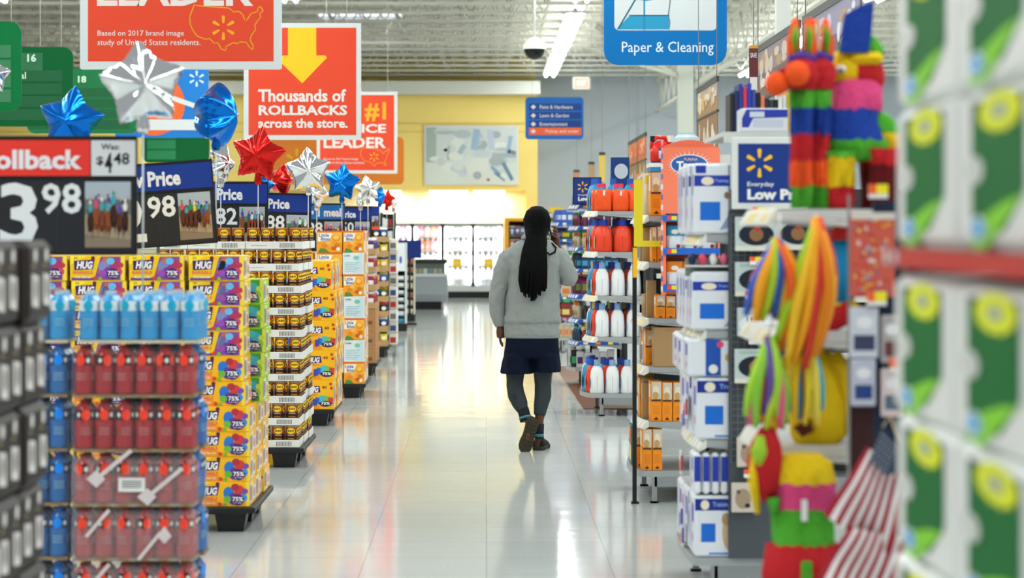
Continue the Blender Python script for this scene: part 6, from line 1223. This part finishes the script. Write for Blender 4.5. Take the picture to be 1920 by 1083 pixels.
# folded flags
Yg = 6.55
def flag(name, label, corners, nx, fold, seed, canton):
    t = thing(name, label, 'flag', (ax(1620, Yg), Yg, az(1083, Yg)), 0, 'small striped flags'); o_ = t.location; b = MB(); A, B, Cc, D = [Vector((ax(x, Yg) - o_.x, 0, az(y, Yg) - o_.z)) for x, y in corners]   # A top hoist, B bottom hoist, Cc bottom fly, D top fly
    U, V = 26, 26; r_, w_, n_ = M('9E1B2C', .7), M('E4E0E0', .7), M('3A4456', .7)
    def pt(u, v, l=0): p = A * (1 - u) * (1 - v) + B * (1 - u) * v + Cc * u * v + D * u * (1 - v); p.y = fold * math.sin(u * 7 + v * 2 + seed) + .02 * math.sin(v * 6) - l; return p
    for i in range(U):
        for j in range(V):
            u0, u1, v0, v1 = i / U, (i + 1) / U, j / V, (j + 1) / V; s = int((v0 + .001) * 13); m = r_ if s % 2 == 0 else w_
            if canton and u0 < .42 and s < 7: m = n_
            q = [pt(u0, v0), pt(u0, v1), pt(u1, v1), pt(u1, v0)]; b.add([*q, *[p + Vector((0, .003, 0)) for p in q]], [(0, 1, 2, 3), (7, 6, 5, 4)], m, True)
    if canton:
        for i in range(6):
            for j in range(5):
                p = pt(.035 + i * .07, .05 + j * .1, .002); b.add([p + Vector((math.cos(R(90 + 72 * k)) * .003, 0, math.sin(R(90 + 72 * k)) * .003)) for k in range(5)], [(4, 3, 2, 1, 0)][0:1], M('B9C0C8', .7))
    b.build('cloth', t)
    b = MB(); e = (A - B).normalized(); b.tube([A + Vector((0, .03, -.25)), A + Vector((0, .012, .03))], .003, M('C9B48A', .5), 6); b.build('stick', t); return t
flag('flag', 'small striped flag with dark starred corner hanging at lower right', [(1704, 878), (1625, 838), (1545, 965), (1668, 1048)], 0, .008, 0, False)
flag('flag', 'second striped flag drooping below the starred one', [(1700, 1010), (1592, 985), (1530, 1085), (1650, 1165)], 0, .01, 2, False)
b = MB(); w = M('3A4456', .7); q = [(ax(x, Yg - .03), 0, az(y, Yg - .03)) for x, y in ((1630, 862), (1655, 800), (1698, 880), (1662, 892))]; b.add(q + [(p[0], .004, p[2]) for p in q], [(3, 2, 1, 0), (4, 5, 6, 7), (0, 1, 5, 4), (1, 2, 6, 5), (2, 3, 7, 6), (3, 0, 4, 7)], w)
q0, q1, q3 = Vector(q[0]), Vector(q[1]), Vector(q[3])
for i in range(6):
    for j in range(5):
        p = q0 + (q1 - q0) * ((j + .6) / 5.6) + (q3 - q0) * ((i + .5) / 6.2); p.y = -.001; b.add([(p.x + math.cos(R(90 + 72 * k)) * .003, p.y, p.z + math.sin(R(90 + 72 * k)) * .003) for k in range(5)], [(4, 3, 2, 1, 0)], M('AEB6C0', .7))
b.tube([(q1[0], .0, q1[2]), (q1[0] + .02, .0, q1[2] + .03), (ax(1700, Yg), .03, az(870, Yg))], .003, M('C9B48A', .5), 6)
FC = b
fl = [o for o in bpy.data.objects if o.name == 'flag'][0]
o = FC.build('canton', fl); o.location = (-fl.location.x, Yg - .03 - fl.location.y, -fl.location.z)
# ------------------------------------------------------------ paper towel packs, nearest right
XT = .75
def towel(w_, d, h):      # aisle face looks towards -X
    b = MB(); m = M('ECEEEA', .35, wrinkle=.15, scale=12); b.box((0, 0, 0), (w_, d, h), m, .016)
    g = Fr(b, (-.001, d, 0), (0, -1, 0), (0, 0, 1)); GR_ = M('006A2C', .6, spec=.15)
    a, c = d * .17, d * .83
    g.poly([(a, h * .2), (c * .7, h * .12), (c, h * .36), (c, h * .92), (a, h * .92)], GR_, 1); g.poly([(a, h * .02), (a + .12, h * .02), (c, h * .34), (c * .72, h * .3), (a, h * .16)], M('86D032', .6, spec=.15), 2)
    g.poly([(a, h * .92), (c, h * .92), (c, h * .78), (a + .1, h * .74)], M('0A4A30', .6, spec=.15), 2)
    for k in range(10): g.ell(d * .55 + .1 * math.cos(R(36 * k)), h * .84 + .018 * math.sin(R(36 * k)), .05, .014, M('E2E82A', .6, spec=.15), 3 + .1 * k, 10)
    g.ell(d * .55, h * .84, .055, .012, M('A9B29A', .5), 5); g.ell(a + .03, h * .5, .07, h * .09, M('D2D8D2', .35), 4); g.ell(a + .06, h * .14, .06, h * .08, M('D8E4E8', .35), 4); g.ell(a + .06, h * .14, .045, h * .06, M('5FB0E2', .5), 5)
    f = Fr(b, (0, 0, 0), (1, 0, 0), (0, 0, 1)); f.rect(.05, h * .2, w_ - .05, h * .85, GR_, 1)
    return b.mesh('paper_towel_pack')
tw = towel(.4, .56, .247)
cols_ = [(3.86, 'far column'), (3.28, 'near column')]
b = MB(); b.box((XT + .01, 3.2, 0), (1.22, 4.45, .03), M('5A5E62', .5)); b.box((XT + .01, 3.2, .03), (1.22, 4.45, .084), SHW); b.box((1.2, 3.2, .084), (1.23, 4.45, 2.6), M('8E9293', .5)); o = b.build('end_shelving', None); tag(o, 'low base and back panel under the paper towel packs', 'shelving')
for y0, cn in cols_:
    for k in range(6): o = put('paper_towel_pack', tw, (XT + random.uniform(-.006, .006), y0, .085 + k * .25)); tag(o, 'white and green paper towel pack below the red rail, %s, %s from floor' % (cn, NTH[k]), 'paper towels', 'paper towel packs')
    for k in range(3): o = put('paper_towel_pack', tw, (XT + random.uniform(-.006, .006), y0, 1.632 + k * .25)); tag(o, 'white and green paper towel pack above the red rail, %s, %s above it' % (cn, NTH[k]), 'paper towels', 'paper towel packs')
b = MB(); b.box((XT, 3.2, 1.607), (1.2, 4.45, 1.63), SHW); b.box((XT - .02, 3.2, 1.598), (XT, 4.45, 1.632), M('B5302A', .5)); f = Fr(b, (XT - .0205, 4.45, 1.598), (0, -1, 0), (0, 0, 1)); f.rect(.02, .004, .06, .03, WHITE, 1); f.rect(.12, .006, .16, .028, M('D8C9C9', .5), 1); f.rect(.2, .0, 1.25, .034, M('C2281E', .5), 1); o = b.build('red_rail_shelf', None); tag(o, 'white shelf with a red front rail between the paper towel packs', 'shelf')
# ------------------------------------------------------------ the shopper
YH = 18.07; HX = ax(1000, YH)
per = thing('person', 'person walking away in grey hoodie and navy shorts, long black locs, phone at ear', 'person', (HX, YH, 0))
def q_(x, y, dy=0.): return Vector((ax(x, YH) - HX, dy, az(y, YH)))
S_ = YH / F
def grow(mb, name, parent, voxel, smooth=6, mat=None, disp=0., dsize=.1, factor=.5):
    o = mb.build(name, parent); m = o.modifiers.new('r', 'REMESH'); m.mode = 'VOXEL'; m.voxel_size = voxel; m.use_smooth_shade = True
    s = o.modifiers.new('s', 'SMOOTH'); s.iterations = smooth; s.factor = factor
    if disp:
        tx = bpy.data.textures.new('folds', 'CLOUDS'); tx.noise_scale = dsize; d = o.modifiers.new('d', 'DISPLACE'); d.texture = tx; d.strength = disp; d.mid_level = .5; d.texture_coords = 'LOCAL'
    dg = bpy.context.evaluated_depsgraph_get(); me = bpy.data.meshes.new_from_object(o.evaluated_get(dg)); o.modifiers.clear(); o.data = me
    me.materials.clear(); me.materials.append(mat); me.polygons.foreach_set('use_smooth', [True] * len(me.polygons)); me.polygons.foreach_set('material_index', [0] * len(me.polygons)); me.update(); return o
SK = M('5A3524', .5, noise=.08, scale=30)
b = MB()
def ball(b, c, rx, ry, rz, m=SK, n=16):
    rings = []
    for a in range(-80, 81, 16): rings.append([(c[0] + rx * math.cos(R(a)) * math.cos(t), c[1] + ry * math.cos(R(a)) * math.sin(t), c[2] + rz * math.sin(R(a))) for t in [2 * math.pi * k / n for k in range(n)]])
    b.loft(rings, m)
hc = q_(1007, 419, 0)
ball(b, hc, .078, .098, .112); ball(b, hc + Vector((0, .05, -.06)), .055, .05, .055)      # skull and jaw
ball(b, hc + Vector((0, .108, -.012)), .013, .022, .02); b.tube([hc + Vector((0, .092, .02)), hc + Vector((0, .116, -.015))], [.008, .012], SK, 8)
for s in (-1, 1): ball(b, hc + Vector((s * .08, .005, -.01)), .012, .02, .032); ball(b, hc + Vector((s * .032, .086, .012)), .016, .014, .011); b.tube([hc + Vector((s * .012, .094, .03)), hc + Vector((s * .05, .08, .03))], .007, SK, 6)
b.tube([hc + Vector((-.024, .098, -.052)), hc + Vector((0, .104, -.052)), hc + Vector((.024, .098, -.052))], .008, SK, 6)
b.tube([hc + Vector((0, 0, -.06)), q_(1004, 462, -.01)], [.06, .065], SK, 14)
def body_ring(x, y, rx, ry, dy=0.): c = q_(x, y, dy); return [(c.x + rx * math.cos(t), c.y + ry * math.sin(t), c.z) for t in [2 * math.pi * k / 20 for k in range(20)]]
b.loft([body_ring(998, 668, .15, .1), body_ring(998, 640, .165, .115), body_ring(999, 600, .145, .1), body_ring(1000, 550, .155, .1), body_ring(1000, 500, .19, .11), body_ring(1001, 475, .18, .1), body_ring(1003, 458, .09, .075)], SK)
b.tube([q_(972, 655, 0), q_(966, 700, .02), q_(964, 722, .01), q_(970, 745, -.02), q_(982, 775, -.06)], [.088, .068, .056, .055, .036], SK, 12)
b.tube([q_(1026, 655, 0), q_(1019, 700, .02), q_(1017, 725, .02), q_(1018, 748, -.0), q_(1011, 785, -.03), q_(1010, 812, -.03)], [.088, .068, .056, .055, .034, .036], SK, 12)
b.tube([q_(982, 773, -.06), q_(992, 790, -.1), q_(988, 815, -.13), q_(982, 838, -.14)], [.034, .03, .026, .018], SK, 10)
b.tube([q_(1010, 812, -.03), q_(1008, 832, -.03), q_(1014, 836, .06), q_(1020, 837, .14)], [.032, .026, .02, .016], SK, 10)
b.tube([q_(955, 476, 0), q_(940, 505, .0), q_(932, 555, .01), q_(933, 590, .02), q_(938, 612, .03)], [.055, .05, .042, .036, .028], SK, 12)
b.tube([q_(1047, 476, 0), q_(1062, 502, .0), q_(1071, 526, .03), q_(1060, 496, .12), q_(1045, 462, .1)], [.055, .048, .042, .038, .028], SK, 12)
# hanging hand: fingers point down, slightly curled
w0 = q_(938, 612, .03); b.tube([w0, w0 + Vector((.002, .005, -.04)), w0 + Vector((.004, .012, -.085))], [.026, .034, .03], SK, 10)
for k, (dx, dy, L) in enumerate(((-.002, -.028, .06), (0, -.009, .07), (.002, .011, .066), (.003, .03, .052))):
    a = w0 + Vector((dx, .012 + dy, -.085)); b.tube([a + Vector((0, 0, .02)), a + Vector((0, 0, -L * .4)), a + Vector((.008, .004, -L * .75)), a + Vector((.02, .006, -L))], [.0095, .0092, .0085, .007], SK, 8)
a = w0 + Vector((.008, .04, -.03)); b.tube([a, a + Vector((.012, .024, -.02)), a + Vector((.018, .03, -.05))], [.012, .0105, .008], SK, 8)
# raised hand round the phone
w1 = q_(1045, 462, .1); pc = q_(1033, 437, .07)
b.tube([w1, q_(1042, 450, .095), q_(1040, 440, .09)], [.027, .036, .032], SK, 10)
for k, (yy, dx) in enumerate(((428, 0), (434, 1.5), (440, 2), (446, 1.5))):
    b.tube([q_(1041, yy + 5, .085), q_(1044 + dx * .3, yy, .06), q_(1041 + dx, yy - 2, .035), q_(1036 + dx * .5, yy - 3, .025)], [.0105, .0098, .009, .0078], SK, 8)
b.tube([q_(1040, 448, .11), q_(1034, 438, .115), q_(1031, 428, .105)], [.012, .011, .009], SK, 8)
grow(b, 'body', per, .0052, 4, SK)
HD = M('8E9290', .95, spec=.2, noise=.12, scale=160)
b = MB()
def hr(x, y, rx, ry, dy=0., fold=0): 
    c = q_(x, y, dy); return [(c.x + rx * S_ * math.cos(t) * (1 + fold * math.sin(7 * t + y)), c.y + ry * math.sin(t) * (1 + fold * math.sin(5 * t)), c.z) for t in [2 * math.pi * k / 36 for k in range(36)]]
b.loft([hr(998, 630, 51, .12), hr(998, 628, 52, .125), hr(998, 605, 52, .13), hr(998, 602, 54.5, .14, 0, .012), hr(998, 585, 51.5, .145, 0, .02), hr(999, 550, 50, .145, 0, .02), hr(1001, 515, 51, .145, 0, .012), hr(1001, 490, 55, .142), hr(1001, 474, 54, .13), hr(1002, 462, 44, .115), hr(1004, 452, 31, .1), hr(1005, 446, 22, .09)], HD)
grow(b, 'hoodie', per, .009, 5, HD, .022, .08)
b = MB()
b.tube([q_(966, 476, 0), q_(952, 487, 0), q_(943, 510, 0), q_(936, 540, .0), q_(931, 565, .01), q_(933, 590, .02), q_(937, 606, .03), q_(938, 613, .03)], [.07, .08, .076, .066, .062, .057, .05, .04], HD, 16)
grow(b, 'sleeve', per, .009, 5, HD, .022, .07)
b = MB()
b.tube([q_(1036, 476, 0), q_(1050, 486, 0), q_(1059, 503, 0), q_(1069, 527, .02), q_(1070, 534, .03)], [.07, .08, .077, .066, .04], HD, 16)
b.tube([q_(1068, 524, .02), q_(1064, 505, .09), q_(1054, 480, .12), q_(1048, 467, .11)], [.066, .06, .05, .042], HD, 14)
grow(b, 'sleeve', per, .009, 5, HD, .022, .07)
b = MB()
for k in range(3): b.tube([q_(1004 + math.cos(t) * (24 - k * 2), 446 - k * 3.2 + 2 * math.sin(t), -.01 - .0 + .1 * math.sin(t)) for t in [2 * math.pi * j / 20 for j in range(21)]], .016 - .003 * k, HD, 8)
grow(b, 'hood_collar', per, .007, 4, HD)
b = MB(); b.tube([q_(998 + 52.5 * math.cos(t), 604, .132 * math.sin(t)) for t in [2 * math.pi * j / 36 for j in range(37)]], .004, M('7F8280', .9), 6); b.build('hem_seam', per)
b = MB(); b.loft([hr(998, 633, 52, .122), hr(998, 626, 52, .122)], M('8A8D8B', .9)); b.build('undershirt', per)
NV = M('070F24', .85, spec=.15, noise=.1, scale=60)
b = MB()
def leg_ring(x, y, rx, ry, dy=0., f=.05): c = q_(x, y, dy); return [(c.x + rx * S_ * math.cos(t) * (1 + f * math.sin(6 * t + x)), c.y + ry * math.sin(t) * (1 + f * math.sin(8 * t)), c.z) for t in [2 * math.pi * k / 32 for k in range(32)]]
b.loft([leg_ring(998, 629, 49, .118, 0, 0), leg_ring(998, 640, 50, .125, 0, .01), leg_ring(997, 660, 53, .13, 0, .02), leg_ring(997, 670, 53, .125, 0, .02)], NV)
b.loft([leg_ring(972, 664, 27, .118, 0, .02), leg_ring(970, 680, 28.5, .12, 0, .04), leg_ring(969, 694, 30, .122, -.01, .06), leg_ring(969, 700, 30, .122, -.01, .06)], NV)
b.loft([leg_ring(1024, 664, 25, .118, 0, .02), leg_ring(1025, 680, 25.5, .12, 0, .04), leg_ring(1026, 692, 24.5, .122, 0, .06), leg_ring(1026, 697, 24.5, .122, 0, .06)], NV)
grow(b, 'shorts', per, .009, 3, NV, .006, .07)
LG = M('343A3D', .9, spec=.2, noise=.15, scale=120)
b = MB(); b.tube([q_(967, 680, .01), q_(966, 705, .02), q_(965, 722, .01), q_(968, 740, -.01), q_(974, 754, -.035), q_(980, 768, -.055)], [.078, .068, .062, .066, .06, .045], LG, 16)
b.tube([q_(1019, 680, .01), q_(1018, 705, .02), q_(1018, 722, .02), q_(1018, 742, .0), q_(1014, 760, -.015), q_(1011, 778, -.03)], [.078, .068, .062, .064, .055, .043], LG, 16)
grow(b, 'leggings', per, .008, 3, LG, .005, .05)
b = MB(); f = Fr(b, q_(964, 745, -.086), (1, 0, 0), Vector((-.25, -.25, .93)).normalized()); 
for k in range(4): f.rect(-.012 + .004 * k, .03 - .02 * k, .016 + .004 * k, .042 - .02 * k, M('2B3033', .85), 1)
b.build('leg_print', per)
SO = M('151A26', .8); TL = M('3F7F8A', .7)
b = MB(); b.tube([q_(980, 765, -.052), q_(983, 775, -.062), q_(986, 787, -.075)], [.044, .043, .046], SO, 14); b.tube([q_(984, 779, -.066), q_(985, 783, -.07)], .0475, TL, 14); b.build('sock', per)
b = MB(); b.tube([q_(1011, 793, -.03), q_(1010, 806, -.03), q_(1009, 820, -.03)], [.037, .038, .042], SO, 14); b.tube([q_(1009, 812, -.03), q_(1009, 817, -.03)], .0435, TL, 14); b.build('sock', per)
SHO = M('0F1114', .75, spec=.3); SOLE = M('3A342A', .8, spec=.2)
def shoe(toe, heel, up, wdt=.053):            # sole plane from heel to toe; up = direction towards the ankle
    toe, heel, up = Vector(toe), Vector(heel), Vector(up).normalized(); L = (toe - heel).length; e = (toe - heel).normalized(); s = e.cross(up).normalized()
    prof = [(0, .6), (.06, .82), (.2, .9), (.4, .82), (.55, .86), (.72, 1.0), (.86, .92), (.95, .7), (1, .4)]
    def ring(h, ins): return [heel + e * (L * (t * (1 - ins) + ins * .5)) + s * (wdt * w * (1 - ins * 1.5)) + up * h for t, w in prof] + [heel + e * (L * (t * (1 - ins) + ins * .5)) - s * (wdt * w * (1 - ins * 1.5)) + up * h for t, w in prof[::-1]]
    b = MB(); b.loft([ring(0, .04), ring(.004, 0), ring(.026, 0), ring(.03, .03)], SOLE, smooth=False)
    for k in range(7):
        a = heel + e * (L * (.12 + .12 * k)); b.tube([a - s * wdt * .7 - up * .002, a + e * .01 - up * .002, a + s * wdt * .7 - up * .002], .004, M('3A3228', .8), 5)
    sole = b
    u = MB(); rings = []
    for t, w, h in ((.02, .5, .07), (.1, .8, .085), (.25, .85, .085), (.38, .8, .075), (.55, .82, .058), (.72, .92, .044), (.86, .82, .034), (.96, .5, .02)):
        c = heel + e * (L * t) + up * .026; rings.append([c + s * (wdt * w * math.cos(a)) + up * (h * max(0, math.sin(a))) for a in [2 * math.pi * k / 16 for k in range(16)]])
    u.loft(rings, SHO); return sole, u
for (a, c, up) in ((q_(981, 845, -.165), q_(1001, 783, -.13), (-.12, .97, .22)), (q_(1023, 843, .21), q_(1008, 843, -.05), (0, 0, 1))):
    if up[2] == 1: a.z = 0.001; c.z = .001
    so, u = shoe(a, c, up); s = so.build('shoe_sole', per); u.build('shoe', per)
# locs
HR = M('060607', .8, spec=.12); b = MB(); rd = random.Random(11)
ball(b, hc + Vector((0, -.012, .012)), .093, .108, .113, HR, 20)
def sph(az_, el, r=1.): return hc + Vector((.096 * r * math.sin(R(az_)) * math.cos(R(el)), -.012 - .112 * r * math.cos(R(az_)) * math.cos(R(el)), .012 + .117 * r * math.sin(R(el))))
for k in range(30):
    q = (k + .5) / 30 * 2 - 1; a0 = q * 115
    pts = [sph(a0 * 1.0, 70), sph(a0, 40), sph(a0 * .95, 8), sph(a0 * .8, -28)]
    nx = 1004 + q * 17; pts += [q_(nx, 446, -.115 - .02 * (1 - q * q)), q_(1001 + q * 22, 470, -.165 - .02 * (1 - q * q)), q_(999 + q * 25, 500, -.185 - .015 * (1 - q * q)), q_(998 + q * 25.5 + rd.uniform(-1, 1), 525, -.185)]
    ye = 546 + 14 * (1 - abs(q)) + rd.uniform(-8, 5); pts.append(q_(998 + q * 24 + rd.uniform(-2, 2), ye, -.175))
    b.tube(pts, [.008, .01, .0105, .01, .0095, .0095, .0095, .009, .006], HR, 6)
for k in range(26):
    q = rd.uniform(-1, 1); dy = rd.uniform(-.03, .03)
    b.tube([sph(q * 60, -20, .95), q_(1004 + q * 14, 450, -.12), q_(1001 + q * 20, 475, -.165 + dy), q_(999 + q * 24, 510, -.18 + dy), q_(998 + q * 23 + rd.uniform(-2, 2), 535 + rd.uniform(-4, 22) * (1 - abs(q) * .6), -.178 + dy)], [.0095, .0095, .0095, .009, .006], HR, 6)
b.tube([q_(1022, 432, -.06), q_(1024, 455, -.1), q_(1022, 470, -.13), q_(1030, 477, -.13), q_(1040, 472, -.1), q_(1042, 464, -.07), q_(1034, 455, -.05)], .007, HR, 6)
for k in range(9): a = k * 20 - 80; b.tube([sph(a, 80, 1.0), sph(a, 45, 1.03), sph(a, 10, 1.04)], .006, HR, 5)
b.build('hair', per)
b = MB(); b.box((-.0045, -.037, -.075), (.0045, .037, .075), M('14202A', .25), .003); f = Fr(b, (-.0045, .033, -.07), (0, -1, 0), (0, 0, 1)); f.rect(.004, .004, .062, .136, M('0A0C10', .1), 1)
p0 = q_(1033, 440, .06) + Vector((HX, YH, 0)); t = thing('mobile_phone', 'dark mobile phone held to the ear of the walking person', 'phone', p0); o = b.build('phone_body', t); o.rotation_euler = (R(20), R(-14), 0)
b = MB(); b.box((.0045, -.028, .04), (.006, -.008, .065), BLACK, .001); o = b.build('camera_bump', t); o.rotation_euler = (R(20), R(-14), 0)
